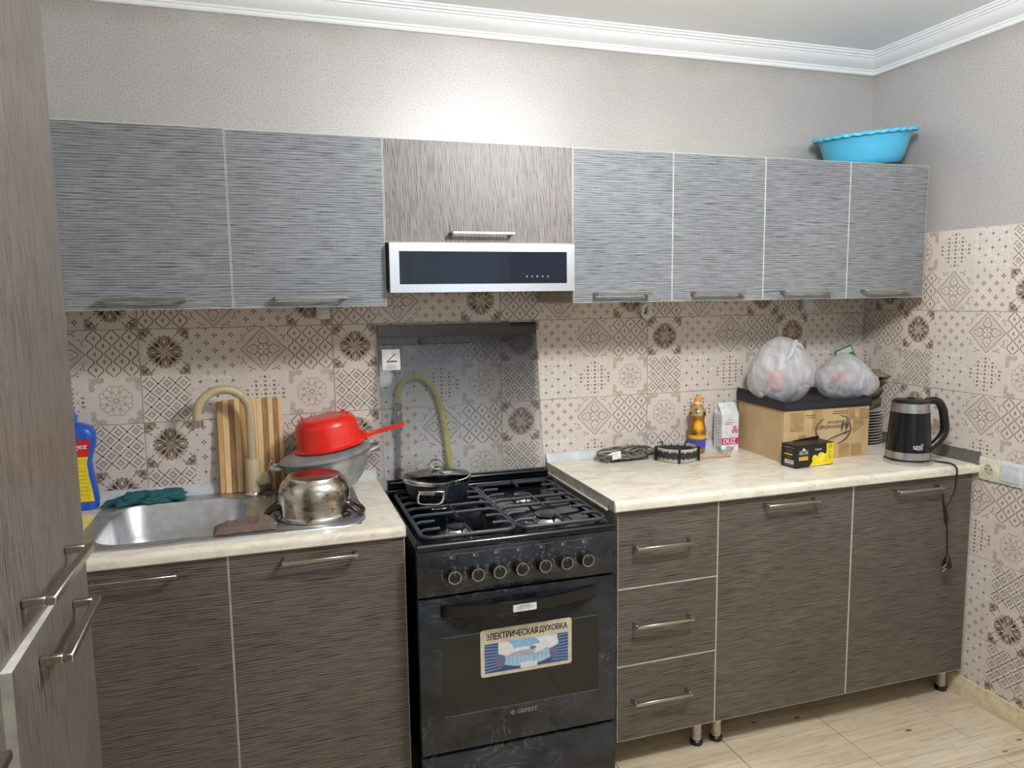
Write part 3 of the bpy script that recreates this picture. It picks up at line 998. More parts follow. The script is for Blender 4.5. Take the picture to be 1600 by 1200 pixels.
# ------------------------------------------------------------------ faucet
fx0, fy0 = 0.004, -.096
m_gran = simple('beige granite composite', (196, 178, 146), 0.4, scale=220, c2=(168, 150, 120))
fa = thing('kitchen_faucet', (fx0, fy0, zs), 'beige gooseneck kitchen faucet standing on the sink', 'faucet')
mb = MB(); mb.lathe([(.029, 0), (.030, .003), (.027, .007), (.026, .009)], (fx0, fy0, zs), 32)
obj('base_ring', mb, M['chrome'], fa)
mb = MB(); mb.lathe([(.0235, .008), (.0235, .112), (.021, .116), (.013, .118)], (fx0, fy0, zs), 32)
mb.lathe([(.020, 0), (.020, .022), (.0205, .023), (.0205, .040), (.018, .045), (.008, .047)], (fx0 + .012, fy0 - .004, zs + .046), 24, M=Matrix.Rotation(math.radians(78), 4, Vector((.25, 1, 0))))
obj('body', mb, m_gran, fa)
mb = MB()
dirx = Vector((-1, -.16, 0)).normalized()
R = .0785
p0 = Vector((fx0, fy0, zs + .11)); zc0 = 1.168
path = [p0, Vector((fx0, fy0, 1.02)), Vector((fx0, fy0, 1.10)), Vector((fx0, fy0, 1.14))]
for k in range(0, 20):
    a = math.pi * k / 18
    path.append(Vector((fx0, fy0, zc0)) + dirx * (R - R * math.cos(a)) + Vector((0, 0, R * math.sin(a))))
mb.tube(path, .0142, 16)
obj('spout', mb, m_gran, fa)
e = path[-1]; d = (path[-1] - path[-2]).normalized()
mb = MB(); mb.tube([e - d * .001, e + d * .022], .0150, 18)
obj('aerator', mb, M['chrome'], fa)
mb = MB(); a = Vector((fx0 + .047, fy0 - .014, zs + .062))
mb.tube([a + Vector((-.008, 0, -.014)), a + Vector((.002, -.004, .02)), a + Vector((.012, -.008, .052))], [.0055, .004, .003], 8, flat=1.8)
obj('lever', mb, M['chrome'], fa)

# ------------------------------------------------------------------ extractor hood
hd = thing('extractor_hood', (.72, -.2, 1.542), 'built-in extractor hood with steel frame and dark glass front', 'hood')
mb = MB(); mb.box(.4195, 1.0215, -.36, -.02, 1.552, 1.69)
obj('body', mb, M['black_plastic'], hd, smooth=False)
mb = MB()
yp = -.386
X0, X1, Z0, Z1 = .424, 1.014, 1.5425, 1.6895
x0, x1, z0, z1 = .4525, .9875, 1.567, 1.665
for q in ((X0, X1, Z0, z0), (X0, X1, z1, Z1), (X0, x0, z0, z1), (x1, X1, z0, z1)):
    mb.box(q[0], q[1], yp, -.366, q[2], q[3])
mb.box(X0 - .0, X1, -.366, -.361, Z0, Z1)
obj('front_frame', mb, M['hood_steel'] if 'hood_steel' in M else simple('brushed hood steel', (196, 197, 202), .3, 1.0, scale=150), hd, smooth=False)
mb = MB(); mb.rbox(x0, x1, yp + .002, -.367, z0, z1, .0015, 1)
m_navy = simple('dark navy glass', (20, 28, 42), .05, var=.02)
gl = obj('glass_panel', mb, m_navy, hd)
for k in range(5):
    mb = MB(); mb.lathe([(.0042, 0), (.0042, .004), (.003, .0055), (0, .006)], (.852 + k * .0175, yp + .0025, 1.5885), 14, M=Matrix.Rotation(math.pi / 2, 4, 'X'), cap1=False)
    obj('button', mb, M['chrome'], hd)
mb = MB(); mb.box(.45, .99, -.35, -.06, 1.546, 1.552)
obj('grease_filter', mb, M['steel'], hd, smooth=False)

# ================================================================== GAS STOVE
SX0, SX1, SYF, SYB = .432, 1.034, -.655, -.065
stove = thing('gas_stove', ((SX0 + SX1) / 2, -.36, 0), 'black marble-look gas stove with glass lid raised against the wall', 'stove')
mb = MB(); mb.box(SX0 + .001, SX1 - .001, SYF + .028, SYB, .03, .835)
obj('body', mb, M['black_gloss'], stove, smooth=False)
for x in (SX0 + .05, SX1 - .05):
    for y in (SYF + .07, SYB - .06):
        mb = MB(); mb.lathe([(.02, 0), (.02, .03)], (x, y, 0), 16); obj('foot', mb, M['black_plastic'], stove)
# hob: sunken tray with a raised rim, rounded front edge
mb = MB()
hx0, hx1, hy0, hy1 = SX0, SX1, SYF + .006, -.075
bridge(mb, [rr_loop(hx0, hx1, hy0, hy1, .02, .835), rr_loop(hx0, hx1, hy0, hy1, .02, .848), rr_loop(hx0 + .004, hx1 - .004, hy0 + .004, hy1 - .004, .02, .8515),
            rr_loop(hx0 + .012, hx1 - .012, hy0 + .016, hy1 - .008, .03, .8515), rr_loop(hx0 + .026, hx1 - .026, hy0 + .034, hy1 - .02, .03, .840)])
obj('hob', mb, M['black_gloss'], stove, ang=50)
mb = MB(); mb.tube([(SX0 + .002, SYF + .011, .839), (SX1 - .002, SYF + .011, .839)], .0125, 20)
obj('front_edge', mb, M['black_gloss'], stove)
# control panel
mb = MB(); mb.rbox(SX0, SX1, SYF, SYF + .03, .700, .829, .002, 2)
obj('control_panel', mb, M['marble_black'], stove)
kx = [.531, .598, .661, .728, .798, .865, .931]
for i, x in enumerate(kx):
    Rm = Matrix.Rotation(math.pi / 2, 4, 'X')
    zc = .758
    mb = MB(); mb.lathe([(.0255, 0), (.0255, .002), (.0225, .0035), (.0205, .010), (.0185, .026), (.017, .0275), (.0, .0275)], (x, SYF, zc), 32, M=Rm, cap1=False)
    k = obj('knob', mb, M['black_plastic'], stove)
    mb = MB(); mb.lathe([(.0158, .0268), (.0188, .0268), (.0188, .0292), (.0158, .0292), (.0158, .0268)], (x, SYF, zc), 32, M=Rm, cap0=False, cap1=False)
    obj('knob_ring', mb, M['nickel'], k)
    mb = MB(); mb.box(x - .0009, x + .0009, SYF - .0292, SYF - .0272, zc + .007, zc + .0150)
    obj('pointer', mb, M['nickel'], k, smooth=False)
# printed control markings
mb = MB(); F0 = SYF - .0002
def mark(x, z, w, h): mb.add([(x - w / 2, F0, z - h / 2), (x + w / 2, F0, z - h / 2), (x + w / 2, F0, z + h / 2), (x - w / 2, F0, z + h / 2)], [(0, 1, 2, 3)])
def boxmark(x, z, w, h, t=.0007):
    mark(x, z + h / 2, w, t); mark(x, z - h / 2, w, t); mark(x - w / 2, z, t, h); mark(x + w / 2, z, t, h)
for a, b in ((.500, .628), (.640, .765), (.775, .835), (.848, .955)):
    mark((a + b) / 2, .815, b - a, .0006)
for i, x in enumerate(kx):
    boxmark(x, .807, .014, .0075); mark(x - .003, .807, .005, .004); mark(x, .789, .002, .002)
    if i in (0, 1, 5, 6):
        for k in range(7):
            a = math.radians(175 + k * 11)
            mark(x + .031 * math.cos(a), .758 + .031 * math.sin(a), .0012, .004)
        mark(x - .029, .772, .0016, .005)
    else:
        for k in range(9):
            a = math.radians(-60 + k * 36)
            if i == 4 and k > 7: continue
            px, pz = x + .0325 * math.cos(a), .758 + .0325 * math.sin(a)
            if i == 2: boxmark(px, pz, .006, .0045, .0005)
            else: mark(px, pz, .005, .0016)
obj('panel_markings', mb, M['print_grey'], stove, smooth=False)
# oven door with window
mb = MB(); mb.rbox(SX0, SX1, SYF, SYF + .03, .232, .6935, .002, 2)
od = obj('oven_door', mb, M['marble_black'], stove)
m_win = simple('smoked oven glass', (26, 28, 27), .06, var=.03)
mb = MB(); mb.rbox(.4965, .975, SYF - .0008, SYF + .002, .339, .575, .0004, 1)
obj('oven_window', mb, m_win, od)
mb = MB()
for q in ((.4965, .975, .3385, .3392), (.4965, .975, .5748, .5755)):
    mb.box(q[0], q[1], SYF - .0011, SYF - .0009, q[2], q[3])
obj('window_outline', mb, M['print_grey'], od, smooth=False)
# bowed handle
mb = MB()
hp = []
for k in range(25):
    t = k / 24
    x = .494 + (.965 - .494) * t
    y = SYF - .004 - .043 * math.sin(math.pi * t) ** .8
    hp.append((x, y))
vs = []; fs = []
for (x, y) in hp:
    vs += [(x, y, .672), (x, y, .640), (x, y + .013, .640), (x, y + .013, .672)]
for k in range(24):
    for j in range(4):
        fs.append((k * 4 + j, k * 4 + (j + 1) % 4, k * 4 + 4 + (j + 1) % 4, k * 4 + 4 + j))
fs += [(3, 2, 1, 0), (96, 97, 98, 99)]
mb.add(vs, fs)
obj('door_handle', mb, M['black_gloss'], od, ang=50)
# sticker on the handle
mb = MB(); F1 = SYF - .0478
mb.prism(rrect(.070, .021, .003), FRONT(.727, F1, .654), .0005, 0)
for k, (w, h) in enumerate(((.034, .0035), (.052, .0018), (.048, .0016))):
    z = .6595 - k * .0045
    mb.box(.727 - w / 2, .727 + w / 2, F1 - .0008, F1 - .0005, z - h / 2, z + h / 2, 1)
obj('handle_sticker', mb, [M['paper'], M['print_grey']], stove, label='small white paper sticker', smooth=False)
# big oven sticker with a printed photo
stx, stz, sw, sh = .7475, .510, .281, .142
mb = MB(); Y = SYF - .0012
mb.prism(rrect(sw, sh, .008), FRONT(stx, Y, stz), .0006, 0)
pw, ph, pz = .258, .088, stz - .0165
def pp(pts, m, L):   # picture coordinates 0..1
    mb.add([(stx - pw / 2 + p[0] * pw, Y - .0007 - .00012 * L, pz - ph / 2 + p[1] * ph) for p in pts], [tuple(range(len(pts)))], m)
pp([(0, 0), (1, 0), (1, 1), (0, 1)], 1, 0)
for k in range(9):
    z = .06 + k * .11
    pp([(0, z), (.2, z + .05 * (1 - k / 4)), (.2, z + .02 + .05 * (1 - k / 4)), (0, z + .025)], 2, 1)
    pp([(1, z), (1, z + .025), (.8, z + .02 + .05 * (1 - k / 4)), (.8, z + .05 * (1 - k / 4))], 2, 1)
def arc(cx, cy, rx, ry, a0, a1, n=16): return [(cx + rx * math.cos(math.radians(a0 + (a1 - a0) * k / n)), cy + ry * math.sin(math.radians(a0 + (a1 - a0) * k / n))) for k in range(n + 1)]
pp([(.16, .62), (.16, 1), (.84, 1), (.84, .66)], 3, 2)
pp(arc(.5, .50, .36, .42, 180, 360), 4, 3)                      # the white dish
pp([(.14, .52), (.22, .66), (.40, .56), (.60, .58), (.78, .66), (.86, .52), (.5, .42)], 5, 4)
pp(arc(.44, .60, .13, .14, 0, 345, 22), 7, 5); pp(arc(.62, .62, .10, .15, 0, 345, 22), 7, 6); pp(arc(.46, .55, .15, .08, 0, 345, 22), 5, 7); pp(arc(.57, .66, .04, .06, 0, 345), 6, 8)
pp([(.16, 1), (.16, .62), (.26, .50), (.36, .60), (.33, .82), (.28, 1)], 7, 9)      # sleeves
pp([(.86, 1), (.88, .66), (.78, .54), (.67, .66), (.64, .86), (.60, 1)], 7, 9)
pp(arc(.19, .38, .055, .22, 0, 345, 20), 6, 8); pp(arc(.82, .42, .05, .24, 0, 345, 20), 6, 8)   # oven mitts
for k in range(12):
    x = .22 + k * .05
    pp([(x, .16 + .4 * abs(x - .5) ** 1.6), (x + .012, .16 + .4 * abs(x - .5) ** 1.6), (x + .016, .46), (x + .004, .46)], 2, 5)
pp([(.42, .0), (.62, .0), (.62, .20), (.42, .20)], 7, 10)
st_m = [simple('sticker beige', (214, 202, 176), .4), simple('picture navy', (62, 84, 128), .4), simple('picture light blue', (150, 186, 222), .4),
        simple('picture sky', (140, 190, 226), .4), simple('picture dish blue', (172, 210, 232), .4), simple('picture meat', (186, 180, 194), .4),
        simple('picture mauve', (112, 112, 142), .4), simple('picture white', (232, 234, 236), .4)]
stk = obj('oven_sticker', mb, st_m, stove, label='beige sticker with a blue photo and Cyrillic lettering', smooth=False)
mb = MB()
text_into(mb, 'ЛЕКТРИЧЕСКАЯ', FRONT(stx - .0395, Y - .0007, stz + .0488), .146, .0200, 0, .0001, bold=.06)
text_into(mb, 'ДУХОВКА', FRONT(stx + .0825, Y - .0007, stz + .0478), .087, .0220, 0, .0001, bold=.06)
EM = FRONT(stx - .1180, Y - .0008, stz + .0488)          # the letter E-oborotnoye, drawn by hand
aa = [math.radians(150 - k * 300 / 20) for k in range(21)]
for k in range(20):
    q = [(.0052 * r_ * math.cos(a_) - .0008, .0100 * r2 * math.sin(a_)) for a_, r_, r2 in ((aa[k], 1, 1), (aa[k + 1], 1, 1), (aa[k + 1], .50, .74), (aa[k], .50, .74))]
    mb.add([EM @ Vector((x_, y_, .0001)) for x_, y_ in q], [(0, 1, 2, 3)])
mb.add([EM @ Vector((x_, y_, .0001)) for x_, y_ in ((-.0035, -.0013), (.0030, -.0013), (.0030, .0013), (-.0035, .0013))], [(0, 1, 2, 3)])
obj('lettering', mb, M['print_black'], stk, smooth=False)
mb = MB()
text_into(mb, 'GEFEST', FRONT(.748, SYF - .0004, .3165), .062, .0115, 0, .0001, bold=.01)
for s, g in ((.0075, 0), (.0045, 1)):
    mb.add([(.7015 + dx * s, SYF - .0006 - .0002 * g, .3165 + dz * s) for dx, dz in ((0, 1), (1, 0), (0, -1), (-1, 0))], [(0, 1, 2, 3)], g)
mb.add([(.7015 + dx * .0022, SYF - .0011, .3165 + dz * .0022) for dx, dz in ((0, 1), (1, 0), (0, -1), (-1, 0))], [(0, 1, 2, 3)], 0)
obj('brand_lettering', mb, [M['print_grey'], M['print_black']], stove, smooth=False)
# bottom drawer
mb = MB(); mb.rbox(SX0, SX1, SYF, SYF + .03, .035, .222, .003, 2)
obj('storage_drawer', mb, M['marble_black'], stove)
# burners
m_cap = simple('black enamel burner cap', (24, 24, 26), .35)
m_pan = simple('reflective black hob well', (30, 31, 33), .2)
for (x, y, r) in ((.570, -.548, .036), (.866, -.522, .050), (.862, -.282, .036), (.576, -.262, .038)):
    mb = MB(); mb.lathe([(r * 1.55, .840), (r * 1.45, .8425), (r * 1.05, .8425), (r * 1.0, .846)], (x, y, 0), 32)
    bu = obj('burner', mb, m_pan, stove)
    mb = MB(); mb.lathe([(r * 1.05, .843), (r * 1.0, .848), (r * .72, .8585), (r * .70, .859)], (x, y, 0), 32)
    obj('flame_ring', mb, M['chrome'], bu)
    mb = MB(); mb.lathe([(r * .80, .8585), (r * .84, .860), (r * .82, .8635), (r * .6, .8655), (0, .866)], (x, y, 0), 32, cap1=False)
    obj('burner_cap', mb, m_cap, bu)
# cast grates, left and right
m_grate = simple('blue black enamel grate', (44, 50, 58), .38)
for (gx0, gx1) in ((.455, .728), (.738, 1.012)):
    gz = .868
    ga, gb = -.632, -.125
    mb = MB()
    loop = [Vector((p[0] + (gx0 + gx1) / 2, p[1] + (ga + gb) / 2, gz - .006)) for p in rrect(gx1 - gx0, gb - ga, .03, 5)]
    mb.tube(loop, .0062, 8, closed=True)
    cx = (gx0 + gx1) / 2
    for y in (-.432, -.352):
        mb.tube([(gx0, y, gz - .006), (gx0 + .02, y, gz), (gx1 - .02, y, gz), (gx1, y, gz - .006)], .0055, 8)
    for y in (-.575, -.500, -.285, -.215):
        mb.tube([(gx0, y, gz - .006), (gx0 + .018, y, gz), (gx0 + .06, y, gz)], .0052, 8)
        mb.tube([(gx1, y, gz - .006), (gx1 - .018, y, gz), (gx1 - .055, y, gz)], .0052, 8)
    for ya, yb in ((-.632, -.560), (-.472, -.312), (-.195, -.125)):
        mb.tube([(cx, ya, gz - (.006 if ya < -.6 else 0)), (cx, ya + .01, gz), (cx, yb - .01, gz), (cx, yb, gz)], .0052, 8)
    for fx_, fy_ in ((gx0 + .02, ga + .02), (gx1 - .02, ga + .02), (gx0 + .02, gb - .02), (gx1 - .02, gb - .02)):
        mb.tube([(fx_, fy_, gz - .008), (fx_, fy_, .8405)], .006, 8)
    obj('pan_grate', mb, m_grate, stove)
# rear ledge and hinges
mb = MB(); mb.rbox(SX0 + .006, SX1 - .006, -.098, -.070, .848, .900, .004, 2)
mb.tube([(SX0 + .012, -.103, .892), (SX1 - .012, -.103, .892)], .0085, 12)
mb.tube([(SX0 + .006, -.112, .866), (SX1 - .006, -.112, .866)], .007, 12)
obj('rear_ledge', mb, M['black_gloss'], stove)
# glass lid leaning back on the wall
lid_n = Matrix.Translation((0, -.092, .900)) @ Matrix.Rotation(-math.atan2(.078, .532), 4, 'X')
# local: x across, z along lid, y thickness
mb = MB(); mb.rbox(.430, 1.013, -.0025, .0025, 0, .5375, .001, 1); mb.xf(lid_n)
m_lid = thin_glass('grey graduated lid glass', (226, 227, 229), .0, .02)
_nt = m_lid.node_tree          # tint ramp over the height: darker grey at the top, almost clear towards the hinge
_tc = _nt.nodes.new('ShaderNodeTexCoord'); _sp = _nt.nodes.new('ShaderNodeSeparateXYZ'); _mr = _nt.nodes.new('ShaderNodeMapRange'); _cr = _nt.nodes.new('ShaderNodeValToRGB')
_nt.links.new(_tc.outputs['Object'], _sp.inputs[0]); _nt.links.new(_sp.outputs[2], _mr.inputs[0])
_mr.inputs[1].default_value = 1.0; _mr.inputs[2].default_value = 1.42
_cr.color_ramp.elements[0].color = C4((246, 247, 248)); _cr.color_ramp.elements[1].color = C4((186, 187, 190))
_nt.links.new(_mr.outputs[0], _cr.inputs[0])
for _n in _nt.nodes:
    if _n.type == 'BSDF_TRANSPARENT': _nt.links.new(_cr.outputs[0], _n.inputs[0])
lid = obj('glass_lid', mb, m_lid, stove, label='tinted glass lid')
mb = MB(); mb.rbox(.430, 1.013, -.0038, .0038, .495, .5385, .001, 1); mb.xf(lid_n)
obj('lid_top_band', mb, thin_glass('dark smoked lid band', (150, 151, 154), .02, .05), lid)
for x in (.583, .890):
    mb = MB(); mb.lathe([(.0, .0), (.010, .0005), (.013, .003), (.013, .0045)], (0, 0, 0), 20, M=Matrix.Rotation(math.pi / 2, 4, 'X'), cap0=False)
    mb.xf(lid_n @ Matrix.Translation((x, -.0025, .478)) @ Matrix.Rotation(math.pi, 4, 'Z') @ Matrix.Translation((0, .0, 0)))
    obj('bumper', mb, M['black_plastic'], lid)
mb = MB()
LM = lid_n @ FRONT(.473, -.0034, .418)
mb.prism(rrect(.062, .072, .002), LM, .0005, 0)
def lp(pts, m): mb.add([LM @ Vector((p[0], p[1], .0007)) for p in pts], [tuple(range(len(pts)))], m)
lp([(-.016, -.006), (.014, .022), (.0165, .0195), (-.012, -.006)], 1)
lp([(-.018, -.0085), (.02, -.0085), (.02, -.004), (.002, -.003), (-.006, -.0045), (-.018, -.0055)], 1)
for k in range(3): lp([(-.015, -.020 - k * .005), (.015, -.020 - k * .005), (.015, -.0215 - k * .005), (-.015, -.0215 - k * .005)], 2)
obj('warning_sticker', mb, [M['paper'], M['print_black'], M['print_grey']], lid, label='white warning sticker', smooth=False)

# ------------------------------------------------------------------ gas hose, valve and pipe behind the lid
gh = thing('gas_hose', (.49, -.022, .9), 'yellow gas hose with valve looping behind the glass lid', 'hose')
m_yel = simple('yellow rubber hose', (206, 190, 70), .5)
pts = [(.493, -.021, 1.165), (.494, -.021, 1.19), (.508, -.021, 1.225), (.540, -.021, 1.247), (.580, -.021, 1.247), (.612, -.021, 1.218), (.638, -.022, 1.165), (.655, -.023, 1.09), (.667, -.025, 1.0), (.674, -.03, .92), (.678, -.03, .86)]
mb = MB(); mb.tube(smooth_path(pts, 6), .0112, 12)
obj('hose', mb, m_yel, gh)
mb = MB(); mb.lathe([(.0125, 0), (.0125, .014), (.0145, .015), (.0145, .028), (.012, .030)], (.493, -.021, 1.128), 6)
obj('fitting', mb, M['nickel'], gh)
mb = MB(); mb.lathe([(.013, 0), (.0155, .002), (.0155, .055), (.013, .066)], (.4925, -.025, 1.063), 16)
v = obj('valve', mb, M['steel'], gh)
mb = MB(); mb.rbox(.4895, .4955, -.047, -.041, 1.066, 1.118, .0015, 1); mb.lathe([(.0075, 0), (.0075, .006)], (.4925, -.041, 1.096), 14, M=Matrix.Rotation(math.pi / 2, 4, 'X'))
obj('valve_lever', mb, simple('brass lever', (196, 164, 110), .35, .7), v)
mb = MB(); mb.tube([(.4915, -.022, 1.065), (.489, -.022, .87)], .0085, 12)
obj('pipe', mb, simple('grey steel pipe', (150, 148, 146), .4, .6), gh)

# ------------------------------------------------------------------ saute pan with glass lid
px_, py_, pz_ = .580, -.248, .8738
pan = thing('saute_pan', (px_, py_, pz_), 'dark blue speckled pan with glass lid on the back left burner', 'pan')
def mk_speckle():
    m = NT('navy speckled enamel')
    vo = m.n('ShaderNodeTexVoronoi'); vo.inputs['Scale'].default_value = 210
    m.l(m.pos(obj=True), vo.inputs['Vector'])
    c = m.ramp(vo.outputs['Distance'], [(0.0, (220, 224, 232)), (0.17, (190, 196, 210)), (0.22, (30, 34, 50))])
    msk = m.ramp(m.noise(m.pos(obj=True), 60, 2), [(0.45, (0, 0, 0)), (0.55, (255, 255, 255))])
    m.l(m.mix(msk, (30, 34, 50), c), m.b.inputs['Base Color']); m.set(Roughness=.3)
    return m.mat
mb = MB(); mb.lathe([(.080, 0), (.092, .004), (.101, .022), (.108, .060), (.110, .061), (.107, .061), (.098, .022), (.088, .007), (0, .006)], (px_, py_, pz_), 56, cap1=False)
obj('body', mb, mk_speckle(), pan)
mb = MB(); mb.lathe([(.108, .0605), (.1125, .0605), (.1125, .064), (.106, .066)], (px_, py_, pz_), 56, cap0=False, cap1=False)
obj('rim', mb, M['chrome'], pan)
mb = MB(); mb.lathe([(.108, .068), (.100, .074), (.085, .0795), (.06, .0845), (.03, .0875), (0, .088)], (px_, py_, pz_), 56, cap0=False, cap1=False)
pl = obj('lid', mb, thin_glass('lid glass', (206, 210, 212), .05, .02), pan, label='domed glass lid')
mb = MB(); mb.lathe([(.104, .066), (.1115, .066), (.1115, .0715), (.106, .0725), (.104, .066)], (px_, py_, pz_), 56, cap0=False, cap1=False)
obj('lid_rim', mb, M['chrome'], pl)
mb = MB(); mb.lathe([(.022, .087), (.022, .0895), (.013, .092), (.011, .098), (.006, .101), (0, .1015)], (px_, py_, pz_), 28, cap1=False)
kd = Vector((.93, -.36, 0)).normalized()
arcp = []
for k in range(15):
    t = k / 14; a = math.pi * (1.15 - 1.3 * t)
    arcp.append(Vector((px_, py_, pz_ + .108)) + kd * (.0225 * math.cos(a)) + Vector((0, 0, .0165 * math.sin(a))))
arcp = [Vector((px_, py_, pz_ + .094)) - kd * .008] + arcp + [Vector((px_, py_, pz_ + .094)) + kd * .008]
mb.tube(arcp, .0027, 8)
obj('lid_knob', mb, M['chrome'], pl)
for sgn, ang in ((1, -112), (-1, 68)):
    a = math.radians(ang)
    Mh = Matrix.Translation((px_, py_, pz_)) @ Matrix.Rotation(a, 4, 'Z')
    mb = MB()
    mb.rbox(.100, .110, -.042, .042, .030, .046, .002, 1)
    lp_ = [(.108, -.036, .040), (.118, -.040, .034), (.140, -.034, .014), (.143, 0, .011), (.140, .034, .014), (.118, .040, .034), (.108, .036, .040)]
    mb.tube(smooth_path(lp_, 4), .0038, 8)
    mb.xf(Mh)
    obj('handle', mb, M['chrome'], pan)

# ================================================================== THINGS ON THE SINK SIDE
def crumple(mb, x0, x1, y0, y1, z0, h, seed, nu=36, nv=22, rot=0.0, fold=0.0, mat=0, edge=.25, ragged=1.0):
    """soft crumpled cloth lying on z0: closed body with a wrinkled top"""
    cx, cy = (x0 + x1) / 2, (y0 + y1) / 2
    def P(u, v, top):
        x = x0 + (x1 - x0) * u; y = y0 + (y1 - y0) * v
        e = min(u, 1 - u, v, 1 - v)
        k = min(1, e / edge) ** .55
        w = noise.noise((x * 22 + seed, y * 30, seed)) * .5 + noise.noise((x * 60, y * 70 + seed, 1)) * .35
        ex = noise.noise((u * 5 + seed, v * 5, 3)) * .1 * (x1 - x0) * (1 - k) * ragged
        ey = noise.noise((u * 6, v * 5 + seed, 5)) * .25 * (y1 - y0) * (1 - k) * ragged
        z = z0 + (h * (.55 + .5 * w + fold * math.sin(v * 9)) * k if top else 0)
        z = max(z, z0 + (.0012 if top else 0))
        dx, dy = x + ex - cx, y + ey - cy
        c, s = math.cos(rot), math.sin(rot)
        return (cx + c * dx - s * dy, cy + s * dx + c * dy, z)
    mb.grid(nu, nv, lambda u, v: P(u, v, True), mat)
    b = mb.mark()
    mb.grid(nu, nv, lambda u, v: P(u, v, False), mat)
    b0 = b - nu * nv
    ed = [i for i in range(nu)] + [j * nu + nu - 1 for j in range(1, nv)] + [(nv - 1) * nu + i for i in range(nu - 2, -1, -1)] + [j * nu for j in range(nv - 2, 0, -1)]
    for k in range(len(ed)):
        a, c = ed[k], ed[(k + 1) % len(ed)]
        mb.f.append([b0 + a, b0 + c, b + c, b + a]); mb.m.append(mat)
    return mb

def fabric(name, c, c2, scale=160, bump=.5):
    m = NT(name)
    f = m.noise(m.pos(obj=True), scale, 3, .7)
    m.l(m.ramp(f, [(.3, c2), (.7, c)]), m.b.inputs['Base Color'])
    m.set(Roughness=.9); m.bump(f, bump, .002)
    return m.mat

# cutting board: glued strips, leaning on the wall
cb = thing('cutting_board', (0, -.05, zs), 'striped two-tone wooden cutting board leaning behind the faucet', 'cutting board')
CBM = Matrix.Translation((0, -.062, zs + .0008)) @ Matrix.Rotation(math.radians(-7.2), 4, 'X')
w_l = wood('light bamboo', (214, 180, 128), (232, 204, 152)); w_d = wood('dark bamboo', (136, 96, 60), (176, 130, 86)); w_m = wood('honey bamboo', (184, 136, 84), (206, 164, 108))
edges = [-.100, -.083, -.064, -.047, -.029, -.012, .006, .022, .040, .058, .074, .090, .104]
tones = [w_m, w_l, w_d, w_l, w_m, w_l, w_l, w_l, w_d, w_l, w_d, w_l]
for k in range(12):
    mb = MB(); mb.rbox(edges[k] + .0002, edges[k + 1] - .0002, 0, .014, 0, .306 - (.004 if k in (0, 11) else 0), .0012, 1)
    mb.xf(CBM); obj('strip', mb, tones[k], cb)

# teal cloth, yellow cloth, brown rag
mb = MB()
for k, (xa, xb, ya, yb, rt) in enumerate(((-.440, -.215, -.108, -.040, .02), (-.405, -.205, -.104, -.036, -.05), (-.385, -.212, -.098, -.036, .03))):
    crumple(mb, xa, xb, ya, yb, ZL + .0055 + k * .009, .019, 3.1 + 2 * k, 50, 24, rot=rt, edge=.05, ragged=1.2)
obj('dishcloth', mb, fabric('teal cloth', (44, 104, 108), (30, 82, 88), 120, .2), label='folded teal cloth lying behind the sink bowl', cat='cloth', ang=70)
mb = MB(); crumple(mb, -.530, -.444, -.40, -.17, ZL + .001, .009, 8.3, 24, 30)
obj('dishcloth', mb, fabric('pale yellow cloth', (226, 212, 140), (206, 190, 112)), label='pale yellow cloth on the worktop beside the sink', cat='cloth', ang=70)
mb = MB(); crumple(mb, -.095, .066, -.520, -.440, zs + .001, .036, 5.7, 40, 18, rot=.03, edge=.16, ragged=.25)
obj('rag', mb, fabric('brown grey terry', (124, 104, 92), (84, 68, 60), 240, .8), label='brown terry rag over the front edge of the sink', cat='cloth', ang=80)

# blue detergent bottle
bx_, by_ = -.505, -.078
bt = thing('detergent_bottle', (bx_, by_, ZL), 'blue detergent bottle with red and yellow label, half hidden at the left', 'bottle')
prof = [(0, .048, .026), (.004, .054, .030), (.03, .057, .032), (.07, .052, .031), (.11, .046, .030), (.15, .043, .030), (.18, .052, .031), (.205, .060, .032), (.24, .060, .032), (.255, .052, .030), (.265, .030, .022), (.270, .016, .016)]
mb = MB(); bridge(mb, [rr_loop(bx_ - w, bx_ + w, by_ - d, by_ + d, min(w, d) * .8, ZL + z, 5) for z, w, d in prof])
mb.f.append(list(range(24 - 1, -1, -1))); mb.m.append(0)
obj('body', mb, simple('blue plastic', (40, 92, 196), .3), bt, ang=50)
mb = MB(); mb.lathe([(.013, .268), (.013, .285), (.016, .286), (.016, .292), (.010, .296), (.006, .312), (0, .312)], (bx_, by_, ZL), 20, cap1=False)
obj('cap', mb, simple('bright blue cap', (56, 120, 214), .3), bt)
mb = MB()
lab = [(.030, .050), (.07, .045), (.11, .039), (.15, .036), (.168, .041), (.186, .046), (.22, .050)]
for k in range(len(lab) - 1):
    (za, wa), (zb, wb) = lab[k], lab[k + 1]
    yy = by_ - .0335
    mb.add([(bx_ - wa, yy, ZL + za), (bx_ + wa, yy, ZL + za), (bx_ + wb, yy, ZL + zb), (bx_ - wb, yy, ZL + zb)], [(0, 1, 2, 3)], 1 if za >= .168 else 0)
for k in range(8):
    z = .05 + k * .012
    mb.add([(bx_ - .03, by_ - .0337, ZL + z), (bx_ + .034, by_ - .0337, ZL + z), (bx_ + .034, by_ - .0337, ZL + z + .0016), (bx_ - .03, by_ - .0337, ZL + z + .0016)], [(0, 1, 2, 3)], 3)
text_into(mb, 'gez', FRONT(bx_ + .022, by_ - .0337, ZL + .196), .036, .016, 2, .0002, bold=.02)
obj('label', mb, [simple('yellow label', (238, 214, 40), .4), simple('red label', (206, 36, 40), .4), M['paper'], simple('label text', (150, 130, 30), .5)], bt, smooth=False, label='red and yellow printed label')

